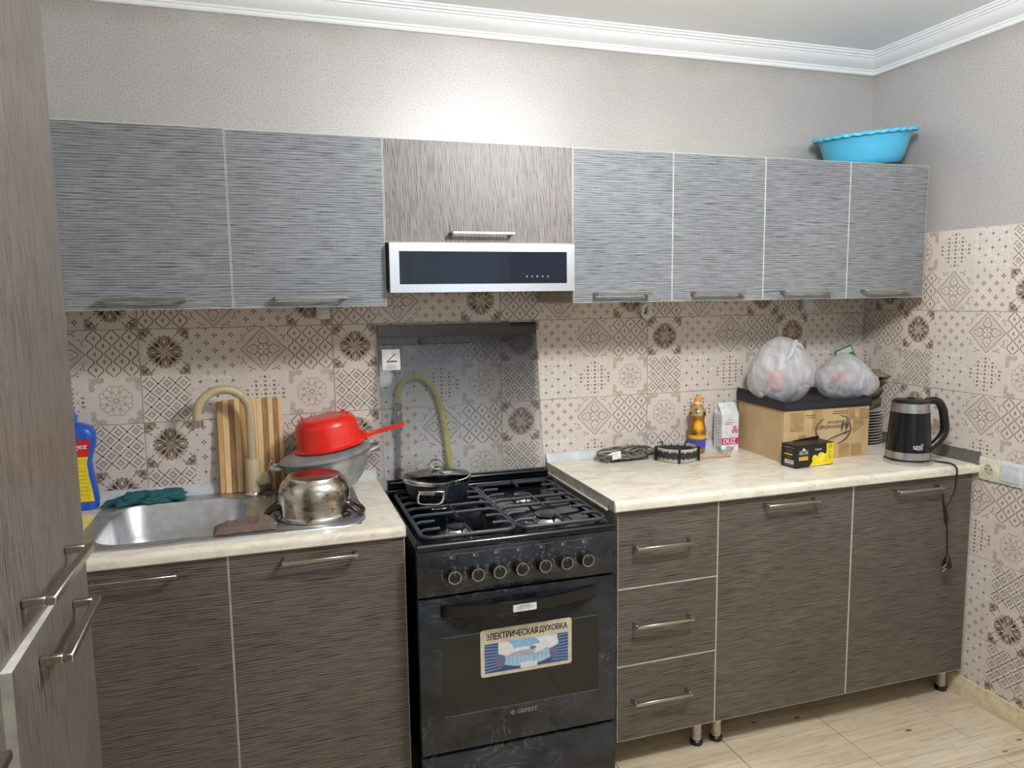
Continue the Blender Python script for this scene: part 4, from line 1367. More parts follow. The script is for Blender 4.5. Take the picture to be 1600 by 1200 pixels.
# steel pot turned upside down
px2, py2, pz2 = .180, -.402, zs + .001
pot = thing('steel_pot', (px2, py2, pz2), 'stained stainless steel pot turned upside down on the drainer', 'pot')
def mk_burnt():
    m = NT('burnt stainless steel')
    f = m.noise(m.pos((1, 1, 2.2), obj=True), 22, 4, .6, .8)
    c = m.ramp(f, [(.32, (126, 98, 64)), (.44, (196, 186, 170)), (.58, (212, 210, 205))])
    m.l(c, m.b.inputs['Base Color']); m.set(Roughness=.2, Metallic=1.0)
    return m.mat
m_burnt = mk_burnt()
mb = MB(); mb.lathe([(.096, .006), (.107, .002), (.108, .0), (.109, .003), (.102, .008), (.1005, .012), (.1015, .05), (.1005, .078), (.096, .094), (.086, .107), (.078, .113), (.077, .117), (.074, .118), (.070, .1165), (.0, .115)], (px2, py2, pz2), 64, cap0=False, cap1=False)
obj('body', mb, m_burnt, pot, ang=50)
for sg, an in ((1, -22), (-1, 172)):
    Mh = Matrix.Translation((px2, py2, pz2)) @ Matrix.Rotation(math.radians(an), 4, 'Z')
    mb = MB()
    mb.tube([(.098, -.020, .034), (.112, -.023, .030), (.130, -.024, .016), (.138, -.018, .010), (.141, 0, .008), (.138, .018, .010), (.130, .024, .016), (.112, .023, .030), (.098, .020, .034)], .0075, 10)
    mb.rbox(.098, .114, -.022, .022, .020, .034, .003, 1)
    mb.xf(Mh)
    h = obj('handle', mb, simple('dark bakelite', (34, 26, 24), .3, c2=(52, 32, 26)), pot)
    mb = MB(); mb.rbox(.0995, .106, -.012, .012, .012, .040, .002, 1); mb.xf(Mh)
    obj('bracket', mb, M['steel'], h)

# aluminium cauldron with lid, tilted
TILT = Matrix.Translation((.248, -.158, zs + .0135)) @ Matrix.Rotation(math.radians(-8.5), 4, 'Y')
ORG = (.248, -.158, zs)
kz = thing('aluminium_cauldron', ORG, 'grey cast aluminium cauldron with lid, tilted behind the steel pot', 'pot')
m_alu = simple('cast aluminium', (188, 188, 186), .5, .55, scale=26, c2=(150, 150, 148), bump=.15)
mb = MB(); mb.lathe([(.0, .0), (.070, .001), (.082, .006), (.106, .030), (.124, .060), (.136, .092), (.140, .112), (.143, .114), (.135, .114), (.118, .06), (.08, .012), (0, .010)], (0, 0, 0), 64, cap0=False, cap1=False)
mb.xf(TILT); obj('body', mb, m_alu, kz, ang=50)
mb = MB(); mb.lathe([(.133, .1145), (.146, .1145), (.147, .118), (.144, .121), (.132, .127), (.110, .136), (.085, .142), (.05, .145), (0, .146)], (0, 0, 0), 64, cap0=False, cap1=False)
mb.xf(TILT); obj('lid', mb, simple('dull aluminium lid', (168, 170, 175), .45, .55, scale=26, c2=(138, 140, 146), bump=.12), kz, ang=50)
for sg in (-1, 1):
    mb = MB()
    mb.tube(smooth_path([(sg * .138, -.034, .103), (sg * .158, -.032, .106), (sg * .172, -.016, .107), (sg * .174, 0, .107), (sg * .172, .016, .107), (sg * .158, .032, .106), (sg * .138, .034, .103)], 4), .0062, 10)
    mb.rbox(min(sg * .136, sg * .166), max(sg * .136, sg * .166), -.028, .028, .101, .106, .002, 1)
    mb.xf(TILT); obj('handle', mb, m_alu, kz)

# red colander upside down on the lid
CT = TILT @ Matrix.Translation((.020, -.004, .1410))
cl = thing('colander', (.27, -.16, 1.03), 'red plastic colander with long handle, upside down on the cauldron lid', 'colander')
m_red = simple('red plastic', (222, 38, 26), .28, var=.03)
mb = MB(); mb.lathe([(.102, .004), (.114, .000), (.115, .004), (.106, .008), (.1045, .014), (.0985, .070), (.096, .078), (.086, .092), (.080, .095), (.0, .0955)], (0, 0, 0), 64, cap0=False, cap1=False)
mb.lathe([(.102, .004), (.1015, .014), (.0955, .070), (.082, .090), (0, .092)], (0, 0, 0), 48, cap0=False, cap1=False)
mb.xf(CT); obj('bowl', mb, m_red, cl, ang=50)
hM = CT @ Matrix.Rotation(math.radians(-6), 4, 'Z')
mb = MB()
P = [(.098, .030, .006), (.150, .018, .010), (.235, .013, .022), (.248, .011, .024)]
def hnd(z0o, z1o):
    return [(.096, .030), (.13, .020), (.175, .0145), (.235, .014), (.247, .010), (.247, -.010), (.235, -.014), (.175, -.0145), (.13, -.020), (.096, -.030)]
poly = hnd(0, 0)
vs = [(x, y, .004 + (x - .096) * .10) for x, y in poly] + [(x, y, .014 + (x - .096) * .10) for x, y in poly]
n = len(poly)
mb.add(vs, [tuple(range(n - 1, -1, -1)), tuple(range(n, 2 * n))] + [(k, (k + 1) % n, n + (k + 1) % n, n + k) for k in range(n)])
mb.add([(.094, -.004, .045), (.094, .004, .045), (.125, .004, .014), (.125, -.004, .014), (.094, -.004, .010), (.094, .004, .010)], [(0, 3, 2, 1), (0, 4, 3), (1, 2, 5), (0, 1, 5, 4)])
mb.xf(hM); obj('handle', mb, m_red, cl)
for a in (35, 155, 215, 335):
    mb = MB(); mb.lathe([(.005, 0), (.0045, .010), (0, .011)], (.078 * math.cos(math.radians(a)), .078 * math.sin(math.radians(a)), .092), 10, cap1=False)
    mb.xf(CT); obj('foot', mb, m_red, cl)

# ================================================================== THINGS ON THE RIGHT WORKTOP
# bundle of cables in a clear bag
cbn = thing('cable_bundle', (1.38, -.075, ZR), 'tangled grey cables in a clear plastic bag on the worktop by the wall', 'cables')
random.seed(11)
m_cab = [simple('grey cable', (112, 112, 110), .5), simple('dark cable', (58, 58, 60), .5), simple('olive cable', (138, 130, 108), .5)]
for k in range(18):
    pts = []
    a0 = random.random() * 6
    cx = 1.300 + .0075 * k
    lx = .035 + .045 * random.random()
    for i in range(13):
        t = i / 12
        hgt = .006 + (.012 + .024 * (cx > 1.36)) * abs(noise.noise((k * 3.1, t * 3.3, 0))) * 1.6
        pts.append((min(1.445, max(1.245, cx + lx * math.cos(a0 + t * 7.0) + .02 * noise.noise((k, t * 5, 9)))), -.082 + .033 * math.sin(a0 * 1.3 + t * 5.0 + k) * (.5 + .5 * random.random()), ZR + hgt))
    mb = MB(); mb.tube(smooth_path(pts, 4), .0016 + .0014 * (k % 3), 6)
    obj('cable', mb, m_cab[k % 3], cbn)
mb = MB()
def bagf(u, v):
    a = 2 * math.pi * u; ph = math.pi * (v - .5)
    x = 1.350 + .118 * math.sin(ph); r = max(.02, math.cos(ph)) ** .6
    w = 1 + .16 * noise.noise((u * 9, v * 9, 2.2))
    return (x, -.082 + .048 * r * math.cos(a) * w, ZR + .028 + .0265 * r * math.sin(a) * (w if math.sin(a) > 0 else 1))
mb.grid(40, 24, bagf, 0, cu=True)
obj('clear_bag', mb, thin_glass('clear plastic film', (248, 248, 248), .04, .12), cbn, ang=80)
mb = MB(); mb.prism([(-.018, -.012), (.016, -.015), (.02, .012), (-.014, .016)], plane_M((1.290, -.125, ZR + .030), (.9, -.2, .3), (-.1, .3, .9)), .0008)
obj('paper_tag', mb, M['paper'], cbn, smooth=False)

# wok ring / burner stand
rc = (1.535, -.140, ZR)
ring = thing('wok_ring', rc, 'round grey wok ring with black lugs lying on the worktop', 'ring')
mb = MB(); mb.lathe([(.0765, .003), (.0785, .003), (.0795, .050), (.0775, .0515), (.0755, .050), (.0750, .003), (.0765, .003)], rc, 56, cap0=False, cap1=False)
obj('band', mb, simple('grey enamelled band', (186, 182, 170), .4, 0), ring)
mb = MB()
n = 96
for side, rr in ((0, .0802), (1, .0742)):
    vs = []
    for k in range(n):
        a = 2 * math.pi * k / n
        zt = .0405 + .003 * math.sin(k * 2.3) + .002 * math.sin(k * 5.1); zb = .016 + .003 * math.sin(k * 1.7)
        for z in (zb, zt):
            for q in (0, .0012): vs.append((rc[0] + (rr + (q if side == 0 else -q)) * math.cos(a), rc[1] + (rr + (q if side == 0 else -q)) * math.sin(a), ZR + z))
    fs = []
    for k in range(n):
        j = (k + 1) % n
        for a, b in ((0, 1), (1, 3), (3, 2), (2, 0)): fs.append((k * 4 + a, k * 4 + b, j * 4 + b, j * 4 + a))
    mb.add(vs, fs)
obj('soot_band', mb, simple('black burnt enamel', (46, 46, 48), .6), ring)
for k in range(5):
    a = math.radians(-112 + 72 * k)
    mb = MB(); mb.rbox(.073, .090, -.004, .004, .0002, .056, .002, 1)
    mb.xf(Matrix.Translation(rc) @ Matrix.Rotation(a, 4, 'Z')); obj('lug', mb, M['black_plastic'], ring)

# sunflower oil bottle
oc = (1.672, -.066, ZR + .0005)
ob = thing('oil_bottle', oc, 'clear oil bottle with orange cap and blue label, half full of golden oil', 'bottle')
pr_ = [(.010, .0), (.027, .0), (.031, .004), (.0325, .02), (.0325, .075), (.0335, .09), (.034, .10), (.030, .112), (.0265, .128), (.027, .14), (.0325, .155), (.0325, .160), (.029, .172), (.020, .184), (.0135, .190), (.0125, .200)]
mb = MB(); mb.lathe(pr_, oc, 40, cap1=False); obj('bottle', mb, thin_glass('clear PET', (244, 244, 238), .03, .04), ob, ang=50)
mb = MB(); mb.lathe([(max(.0, r - .0012), z + .001) for r, z in pr_ if z <= .141] + [(.0290, .150), (.0, .150)], oc, 40, cap1=False)
m_oil = NT('golden oil'); m_oil.b.inputs['Base Color'].default_value = C4((246, 188, 18)); m_oil.set(Roughness=.08); m_oil.b.inputs['Transmission Weight'].default_value = .0; m_oil.b.inputs['IOR'].default_value = 1.2
obj('oil', mb, m_oil.mat, ob, ang=50)
mb = MB(); mb.lathe([(.0332, .024), (.0334, .058)], oc, 40, cap0=False, cap1=False)
lb = obj('label', mb, simple('blue paper label', (58, 84, 190), .4, c2=(88, 70, 150), scale=26), ob)
mb = MB(); mb.lathe([(.0335, .059), (.0337, .074)], oc, 40, cap0=False, cap1=False)
obj('label_band', mb, simple('yellow label', (238, 190, 50), .4), ob)
mb = MB(); mb.lathe([(.0145, .197), (.0145, .205), (.0138, .205)], oc, 28); obj('cap_ring', mb, M['white_plastic'], ob)
mb = MB(); mb.lathe([(.0145, .2052), (.0145, .218), (.012, .2225), (0, .223)], oc, 28, cap1=False); obj('cap', mb, simple('orange cap', (246, 150, 24), .35), ob)

# small glass bowl and wooden stick
gc = (1.757, -.128, ZR + .0005)
mb = MB()
n = 48
def gb(u, v):
    a = 2 * math.pi * u
    r = .014 + .022 * v ** .7; k = 1 + .05 * v * math.cos(8 * a)
    return (gc[0] + r * k * math.cos(a), gc[1] + r * k * math.sin(a), gc[2] + .0015 + .024 * v ** 1.4 + .0015 * v * math.cos(8 * a))
mb.grid(n, 8, gb, 0, cu=True)
mb.lathe([(.0, 0), (.014, 0), (.0145, .002)], gc, 24, cap0=False, cap1=False)
obj('glass_bowl', mb, thin_glass('bowl glass', (232, 238, 232), .08, .02), label='small scalloped glass bowl in front of the salt carton', cat='bowl', ang=60)
mb = MB(); mb.rbox(-.062, .062, -.006, .006, 0, .005, .001, 1)
mb.xf(Matrix.Translation((1.688, -.178, ZR + .0006)) @ Matrix.Rotation(math.radians(-3), 4, 'Z'))
obj('wooden_stick', mb, wood('tan stick', (166, 128, 72), (198, 164, 104), 'x'), label='flat tan wooden stick beside the wok ring', cat='stick')

# salt carton
sx0, sx1, sy0, sy1, sz = 1.766, 1.843, -.094, -.038, ZR
ca = thing('salt_carton', (1.805, -.066, sz), 'white gable-top carton with a pink band reading DUZ', 'carton')
mb = MB()
zsh = sz + .150; zrd = sz + .193; ym = (sy0 + sy1) / 2 + .006
vs = [(sx0, sy0, sz), (sx1, sy0, sz), (sx1, sy1, sz), (sx0, sy1, sz), (sx0, sy0, zsh), (sx1, sy0, zsh), (sx1, sy1, zsh), (sx0, sy1, zsh),
      (sx0, ym - .001, zrd), (sx1, ym - .001, zrd), (sx1, ym + .001, zrd), (sx0, ym + .001, zrd), (sx0 + .016, ym, zrd - .012), (sx1 - .016, ym, zrd - .012)]
mb.add(vs, [(0, 3, 2, 1), (0, 1, 5, 4), (1, 2, 6, 5), (2, 3, 7, 6), (3, 0, 4, 7), (4, 5, 9, 8), (6, 7, 11, 10), (8, 9, 10, 11), (4, 12, 7), (4, 8, 12), (7, 12, 11), (8, 11, 12), (5, 6, 13), (5, 13, 9), (6, 10, 13), (9, 13, 10)])
obj('box', mb, simple('white carton', (232, 234, 238), .45), ca, smooth=False)
mb = MB(); Yc = sy0 - .0004
def rect(x0, x1, z0, z1, m, y=Yc): mb.add([(x0, y, z0), (x1, y, z0), (x1, y, z1), (x0, y, z1)], [(0, 1, 2, 3)], m)
rect(sx0, sx1, sz + .028, sz + .055, 0)
text_into(mb, 'DUZ', FRONT((sx0 + sx1) / 2 - .002, Yc - .0002, sz + .0415), .056, .0185, 1, .0001, bold=.03)
for (dx, dz) in ((0, .0075), (-.0075, -.0065), (.0075, -.0065)):
    c0 = (1.826 + dx, sz + .088 + dz)
    mb.add([(c0[0] + .0085 * math.cos(math.radians(30 + 60 * k)), Yc, c0[1] + .0085 * math.sin(math.radians(30 + 60 * k))) for k in range(6)], [tuple(range(6))], 0)
    for k in range(3):
        a = math.radians(90 + 120 * k)
        q = Vector((math.cos(a), 0, math.sin(a))); w = Vector((-math.sin(a), 0, math.cos(a))) * .0007
        o_ = Vector((c0[0], Yc - .0002, c0[1]))
        mb.add([o_ - w, o_ + q * .006 - w, o_ + q * .006 + w, o_ + w], [(0, 1, 2, 3)], 1)
text_into(mb, 'Salatım', FRONT(1.800, Yc, sz + .129), .034, .007, 2, .0001, shear=.3)
for k, w in enumerate((.040, .034)): rect(1.781, 1.781 + w, sz + .116 - k * .007, sz + .1185 - k * .007, 3)
rect(1.778, 1.828, sz + .017, sz + .019, 2)
for k in range(9):   # small print on the left side
    z = sz + .035 + k * .0125; xx = sx0 - .0004; w = .026 - .006 * (k % 3)
    mb.add([(xx, sy0 + .010 + w, z), (xx, sy0 + .010, z), (xx, sy0 + .010, z + .0018), (xx, sy0 + .010 + w, z + .0018)], [(0, 1, 2, 3)], 3)
obj('print', mb, [simple('pink print', (206, 52, 122), .45), simple('white print', (238, 238, 240), .45), M['print_grey'], simple('slate print', (110, 112, 118), .5)], ca, smooth=False)

# cardboard box
A, B, C_, D = Vector((1.862, -.345, ZR)), Vector((2.254, -.342, ZR)), Vector((2.282, -.034, ZR)), Vector((1.884, -.034, ZR))
bxx = thing('cardboard_box', ((A + C_) / 2), 'brown cardboard box with upside-down Cyrillic print, under the black tray', 'box')
H = .194
mb = MB()
t = .004
def wallq(p, q, z0=0.0005, z1=H):
    d = (q - p).normalized(); nrm = Vector((-d.y, d.x, 0)) * t
    vs = [p, q, q + nrm, p + nrm]
    mb.add([v + Vector((0, 0, z0)) for v in vs] + [v + Vector((0, 0, z1)) for v in vs], [(0, 3, 2, 1), (4, 5, 6, 7), (0, 1, 5, 4), (1, 2, 6, 5), (2, 3, 7, 6), (3, 0, 4, 7)])
for p, q in ((A, B), (B, C_), (C_, D), (D, A)): wallq(p, q)
mb.add([v + Vector((0, 0, .0006)) for v in (A, B, C_, D)], [(3, 2, 1, 0)])
mb.add([v + Vector((0, 0, H - .004)) for v in (A, B, C_, D)], [(0, 1, 2, 3)])
m_card = simple('kraft cardboard', (198, 172, 130), .75, scale=14, c2=(184, 157, 116))
obj('carton_walls', mb, m_card, bxx, smooth=False)
ux = (B - A).normalized()
def FB(x, z, rev=False): # x along the front, z up
    o_ = A + ux * x + Vector((0, -.0006, z))
    return plane_M(o_, -ux if rev else ux, (0, 0, -1) if rev else (0, 0, 1))
m_tape = simple('amber tape', (180, 146, 98), .35)
for (x, z, w, h) in ((.058, .150, .060, .072), (.150, .152, .046, .075), (.305, .168, .036, .05), (.278, .03, .05, .05), (.335, .028, .05, .045), (.085, .075, .035, .05), (.368, .165, .045, .04)):
    mb = MB(); mb.prism(rrect(w, h, .002, 1), FB(x, z), .0003); obj('tape', mb, m_tape, bxx, smooth=False)
mb = MB(); mb.prism([(0, 0), (.05, .03), (.045, .05), (0, .07)], FB(.318, .09), .0003); obj('tape', mb, m_tape, bxx, smooth=False)
mb = MB()
TM = lambda x, z: FB(x, z, True) @ Matrix.Translation((0, 0, .0005))
text_into(mb, 'Хлебокомбинат', TM(.212, .1215), .112, .016, 0, .0001, bold=.005, shear=.15)
text_into(mb, 'Вочагский', TM(.232, .1385), .074, .013, 0, .0001, bold=.005, shear=.15)
for (x, z, w) in ((.255, .180, .07), (.255, .172, .07), (.12, .172, .05), (.125, .164, .034)):
    nl = 9
    for k in range(nl):
        mb.prism(rrect(w / nl * .7, .0035, .0008, 1), TM(x - w / 2 + (k + .5) * w / nl, z), .0001)
def ell(cx, cz, rx, rz, a0, a1, w, n=24):
    for k in range(n):
        q = []
        for kk, rr in ((k, -1), (k + 1, -1), (k + 1, 1), (k, 1)):
            a = math.radians(a0 + (a1 - a0) * kk / n); ww = w * (.35 + .65 * math.sin(math.pi * kk / n))
            q.append(((rx + rr * ww / 2) * math.cos(a), (rz + rr * ww / 2) * math.sin(a)))
        mb.prism(q, FB(cx, cz) @ Matrix.Translation((0, 0, .0003)), .0001, 1)
ell(.225, .112, .080, .052, 125, 250, .010); ell(.225, .112, .080, .058, 285, 395, .010)
ell(.235, .130, .070, .035, 20, 75, .006)
for (a, b, w) in (((.175, .066), (.300, .103), .008), ((.245, .086), (.325, .108), .010), ((.262, .100), (.275, .150), .018), ((.280, .102), (.300, .146), .016), ((.285, .104), (.286, .155), .014)):
    d = Vector((b[0] - a[0], b[1] - a[1])); nn2 = Vector((-d.y, d.x)).normalized() * w / 2
    m_ = Vector(((a[0] + b[0]) / 2, (a[1] + b[1]) / 2))
    mb.prism([(a[0], a[1]), (m_.x - nn2.x, m_.y - nn2.y), (b[0], b[1]), (m_.x + nn2.x, m_.y + nn2.y)], FB(0, 0) @ Matrix.Translation((0, 0, .0004)), .0001, 1)
obj('print', mb, [simple('dark brown ink', (74, 60, 46), .6), simple('grey brown ink', (112, 98, 80), .6)], bxx, smooth=False)

# black tray with turned-up edge
mb = MB()
def trayp(u, v, top):
    p = (A * (1 - u) + B * u) * (1 - v) + (D * (1 - u) + C_ * u) * v
    c = (A + B + C_ + D) / 4
    p = c + (p - c) * 1.03
    e = min(u, 1 - u, v, 1 - v)
    k = max(0, 1 - e / .08)
    z = ZR + H + .0015 + (.026 * k ** .8 + .008 + .004 * noise.noise((u * 6, v * 6, 1)) if top else 0)
    if top and u < .12: z += .02 * (1 - u / .12) * v
    return (p.x, p.y, z)
nu, nv = 44, 30
mb.grid(nu, nv, lambda u, v: trayp(u, v, True)); b = mb.mark(); mb.grid(nu, nv, lambda u, v: trayp(u, v, False)); b0 = b - nu * nv
ed = [i for i in range(nu)] + [j * nu + nu - 1 for j in range(1, nv)] + [(nv - 1) * nu + i for i in range(nu - 2, -1, -1)] + [j * nu for j in range(nv - 2, 0, -1)]
for k in range(len(ed)):
    a, c = ed[k], ed[(k + 1) % len(ed)]
    mb.f.append([b0 + a, b0 + c, b + c, b + a]); mb.m.append(0)
obj('black_tray', mb, simple('matt black tray', (24, 26, 32), .55), label='shallow black tray lying on the cardboard box', cat='tray', ang=60)

# plastic carrier bags
def mk_bag():
    m = NT('thin white polythene')
    f = m.noise(m.pos((1, 1, .45), obj=True), 11, 3, .5, 2.0)
    dif = m.n('ShaderNodeBsdfPrincipled'); dif.inputs['Base Color'].default_value = C4((238, 240, 244)); dif.inputs['Roughness'].default_value = .3
    bp = m.n('ShaderNodeBump'); bp.inputs['Strength'].default_value = .9; bp.inputs['Distance'].default_value = .012
    m.l(f, bp.inputs['Height']); m.l(bp.outputs[0], dif.inputs['Normal'])
    tl = m.n('ShaderNodeBsdfTranslucent'); tl.inputs[0].default_value = C4((236, 238, 242)); m.l(bp.outputs[0], tl.inputs['Normal'])
    tr = m.n('ShaderNodeBsdfTransparent')
    m1 = m.n('ShaderNodeMixShader'); m1.inputs[0].default_value = .4; m.l(dif.outputs[0], m1.inputs[1]); m.l(tl.outputs[0], m1.inputs[2])
    m2 = m.n('ShaderNodeMixShader'); m.l(m.ramp(f, [(.3, (190, 190, 190)), (.7, (125, 125, 125))]), m2.inputs[0])
    m.l(m1.outputs[0], m2.inputs[1]); m.l(tr.outputs[0], m2.inputs[2])
    m.l(m2.outputs[0], m.t.nodes['Material Output'].inputs[0])
    return m.mat
m_bag = mk_bag()
ZT = ZR + H + .0145
def bag(name, c, hw, hd, h, seed, peak, label, tilt=0):
    mb = MB()
    def f(u, v):
        a = 2 * math.pi * u
        # squashed pear: wide low, narrowing to a knotted top
        s = math.sin(math.pi * min(1, .06 + .94 * v) ** peak)
        s = max(0, s) ** .55
        fold = 1 + .05 * math.sin(5 * a + seed + 4 * v) * v + .13 * noise.noise((math.cos(a) * 1.6 + seed, math.sin(a) * 1.6, v * 2.6)) - .10 * max(0, .35 - abs(noise.noise((math.cos(a) * 2.2 + v, math.sin(a) * 2.2 + seed, v * 2.4 + a * .2)) * 2.2)) + .03 * noise.noise((math.cos(a) * 7, math.sin(a) * 7 + seed, v * 9))
        return (c[0] + hw * s * fold * math.cos(a) + tilt * v * v, c[1] + hd * s * fold * math.sin(a), ZT + h * v)
    mb.grid(120, 70, f, 0, cu=True)
    return mb
m1 = bag('bag', (1.955, -.195), .128, .115, .252, 1.7, .86, '')
b1 = thing('plastic_bag', (1.955, -.195, ZT), 'taller white translucent carrier bag on the left of the black tray', 'bag', 'carrier bags on the tray')
obj('film', m1, m_bag, b1, ang=75)
mb = MB(); mb.tube(smooth_path([(1.90, -.28, ZT + .15), (1.925, -.29, ZT + .19), (1.96, -.265, ZT + .228), (1.985, -.25, ZT + .215)], 5), [.004 + .006 * math.sin(math.pi * k / 15) for k in range(16)], 8, flat=2.2)
mb.tube(smooth_path([(1.965, -.26, ZT + .225), (1.985, -.262, ZT + .222), (2.005, -.25, ZT + .205)], 4), .008, 8, flat=1.8)
obj('handle_loop', mb, m_bag, b1, ang=75)
m2 = bag('bag', (2.262, -.205), .115, .112, .178, 5.2, .72, '', tilt=-.01)
b2 = thing('plastic_bag', (2.268, -.20, ZT), 'lower white translucent carrier bag on the right of the black tray', 'bag', 'carrier bags on the tray')
obj('film', m2, m_bag, b2, ang=75)
mb = MB(); mb.grid(8, 8, lambda u, v: (2.285 + .045 * v + .012 * (u - .5) * (1 - v), -.225 - .01 * u, ZT + .155 + .035 * v + .014 * (u - .5) * (1.2 - v)), 0)
obj('handle_loop', mb, m_bag, b2, ang=75)
m_pink = simple('red packet', (214, 60, 52), .4)
mb = MB(); mb.rbox(-.03, .03, -.02, .02, 0, .075, .012, 2); mb.xf(Matrix.Translation((1.905, -.225, ZT + .052)) @ Matrix.Rotation(.15, 4, 'Y'))
obj('red_packet', mb, m_pink, label='red packet showing through the taller carrier bag', cat='packet')
mb = MB(); mb.rbox(-.04, .04, -.02, .02, 0, .036, .012, 2); mb.xf(Matrix.Translation((2.235, -.222, ZT + .062)) @ Matrix.Rotation(-.45, 4, 'Y'))
obj('red_packet', mb, m_pink, label='red packet showing through the lower carrier bag', cat='packet')
mb = MB(); mb.rbox(-.055, .055, -.05, .05, 0, .06, .02, 2); mb.xf(Matrix.Translation((1.965, -.19, ZT + .004)))
obj('grey_parcel', mb, simple('slate parcel', (110, 118, 132), .6), label='grey parcel inside the taller carrier bag', cat='parcel')
mb = MB(); mb.rbox(-.06, .06, -.05, .05, 0, .05, .02, 2); mb.xf(Matrix.Translation((2.275, -.19, ZT + .004)))
obj('grey_parcel', mb, simple('blue grey parcel', (120, 132, 150), .6), label='blue-grey parcel inside the lower carrier bag', cat='parcel')

# stack of plates
m_por = simple('white porcelain', (222, 220, 214), .2)
pc = (2.415, -.112)
plate_me = None
ORD = ['first', 'second', 'third', 'fourth', 'fifth', 'sixth', 'seventh', 'eighth', 'ninth', 'tenth', 'eleventh', 'lowest, twelfth']
for k in range(12):
    zz = ZR + .0008 + k * .0118
    if plate_me is None:
        mb = MB(); mb.lathe([(.0, 0), (.055, 0), (.060, .002), (.088, .0085), (.096, .0105), (.0965, .012), (.094, .0125), (.060, .0062), (.05, .0048), (0, .0045)], (0, 0, 0), 48, cap0=False, cap1=False)
        plate_me = base_mesh('plate', mb, [m_por], Vector((0, 0, 0)), True, 50)
    o = bpy.data.objects.new('plate', plate_me); col.objects.link(o)
    o.location = (pc[0] + .002 * math.sin(k * 2.1), pc[1] + .002 * math.cos(k * 1.7), zz)
    setp(o, (ORD[11 - k] + ' plate from the top of the white stack beside the kettle') if k < 11 else 'topmost plate of the white stack beside the kettle', 'plate', 'stacked white plates')
zz = ZR + .0008 + 12 * .0118 + .001
m_tan = simple('tan glazed bowl', (150, 136, 112), .4, c2=(120, 106, 86)); m_tan2 = simple('brown paper', (140, 124, 100), .8, c2=(104, 90, 72), bump=.3)
for k, (rx, ry, dz, dx, lbl) in enumerate(((4, 5, .0, 0, 'lowest tan bowl on top of the plate stack'), (-7, 12, .028, .006, 'middle tilted tan bowl above the plate stack'), (9, -10, .060, .004, 'topmost tilted tan bowl above the plate stack'))):
    mb = MB(); mb.lathe([(0, 0), (.030, 0), (.034, .004), (.052, .022), (.062, .040), (.0635, .041), (.061, .041), (.049, .024), (.031, .007), (0, .006)], (0, 0, 0), 40, cap0=False, cap1=False)
    mb.xf(Matrix.Translation((pc[0] + .034 + dx * .5, pc[1], zz + dz * 1.3 + .008 * (k > 0))) @ Matrix.Rotation(math.radians(rx if k else 0), 4, 'X') @ Matrix.Rotation(math.radians(ry if k else 0), 4, 'Y'))
    obj('bowl', mb, m_tan, label=lbl, cat='bowl', group='tan bowls on the plates', ang=50)
mb = MB(); crumple(mb, 2.385, 2.505, -.185, -.055, zz + .136, .04, 2.4, 26, 26, rot=.2)
obj('brown_paper', mb, m_tan2, label='crumpled brown paper on top of the tan bowls', cat='paper', ang=60)
mb = MB(); mb.rbox(-.004, .004, -.035, .035, 0, .085, .002, 1, 0); mb.rbox(-.0045, -.0042, -.030, .030, .055, .08, .0001, 1, 1)
mb.xf(Matrix.Translation((2.425, -.045, zz + .175)) @ Matrix.Rotation(math.radians(-30), 4, 'Y') @ Matrix.Rotation(math.radians(60), 4, 'Z'))
obj('green_packet', mb, [simple('green foil', (52, 150, 92), .35), M['paper']], label='small green and white packet behind the right carrier bag', cat='packet')

# tea box
TB = Matrix.Translation((1.845, -.440, ZR + .0005)) @ Matrix.Rotation(math.radians(5.5), 4, 'Z')
tb = thing('tea_box', (1.93, -.40, ZR), 'black and yellow lemon tea box in front of the cardboard box', 'box')
W_, D_b, H_ = .178, .074, .084
mb = MB(); mb.rbox(0, W_, 0, D_b, 0, H_, .001, 1)
mb.prism([(.05, 0), (W_ - .004, 0), (W_ - .004, .012), (.05, .003)], plane_M((0, D_b - .004, H_ + .0), (1, 0, 0), (0, -.1, 1)), .0008)
mb.xf(TB); obj('carton', mb, simple('black card', (26, 22, 24), .4), tb, smooth=False)
mb = MB(); y0 = -.0003
def tr_(x0, x1, z0, z1, m, L=0): mb.add([(x0, y0 - L * .0001, z0), (x1, y0 - L * .0001, z0), (x1, y0 - L * .0001, z1), (x0, y0 - L * .0001, z1)], [(0, 1, 2, 3)], m)
def tp(pts, m, L=0): mb.add([(p[0], y0 - L * .0001, p[1]) for p in pts], [tuple(range(len(pts)))], m)
tr_(.143, .177, .003, .081, 0)
tp([(.062, .002), (.143, .006), (.143, .046), (.118, .040), (.100, .030), (.080, .024)], 0)
tp([(.060, .001), (.143, .003), (.143, .009), (.075, .0075)], 1, 1)
for (x, z, r, m) in ((.088, .030, .0135, 2), (.118, .034, .017, 3)):
    tp([(x + r * math.cos(k * .3927), z + r * math.sin(k * .3927)) for k in range(16)], m, 2)
tr_(.012, .056, .028, .042, 4); tr_(.012, .056, .0285, .030, 1, 1)
text_into(mb, 'BETA TEA', FRONT(.0345, y0, .0555), .040, .0085, 5, .0003, bold=.02)
tr_(.012, .057, .0495, .0503, 5); tr_(.012, .057, .0625, .0633, 5)
tp([(.026, .0633), (.043, .0633), (.0385, .070), (.0345, .073), (.0305, .070)], 5)
text_into(mb, 'Lemon', FRONT(.104, y0, .0635), .030, .0085, 5, .0003, bold=.02)
text_into(mb, '25', FRONT(.160, y0, .070), .016, .0125, 6, .0003)
text_into(mb, '+', FRONT(.160, y0, .049), .008, .008, 6, .0003)
text_into(mb, '5', FRONT(.160, y0, .030), .008, .0125, 6, .0003)
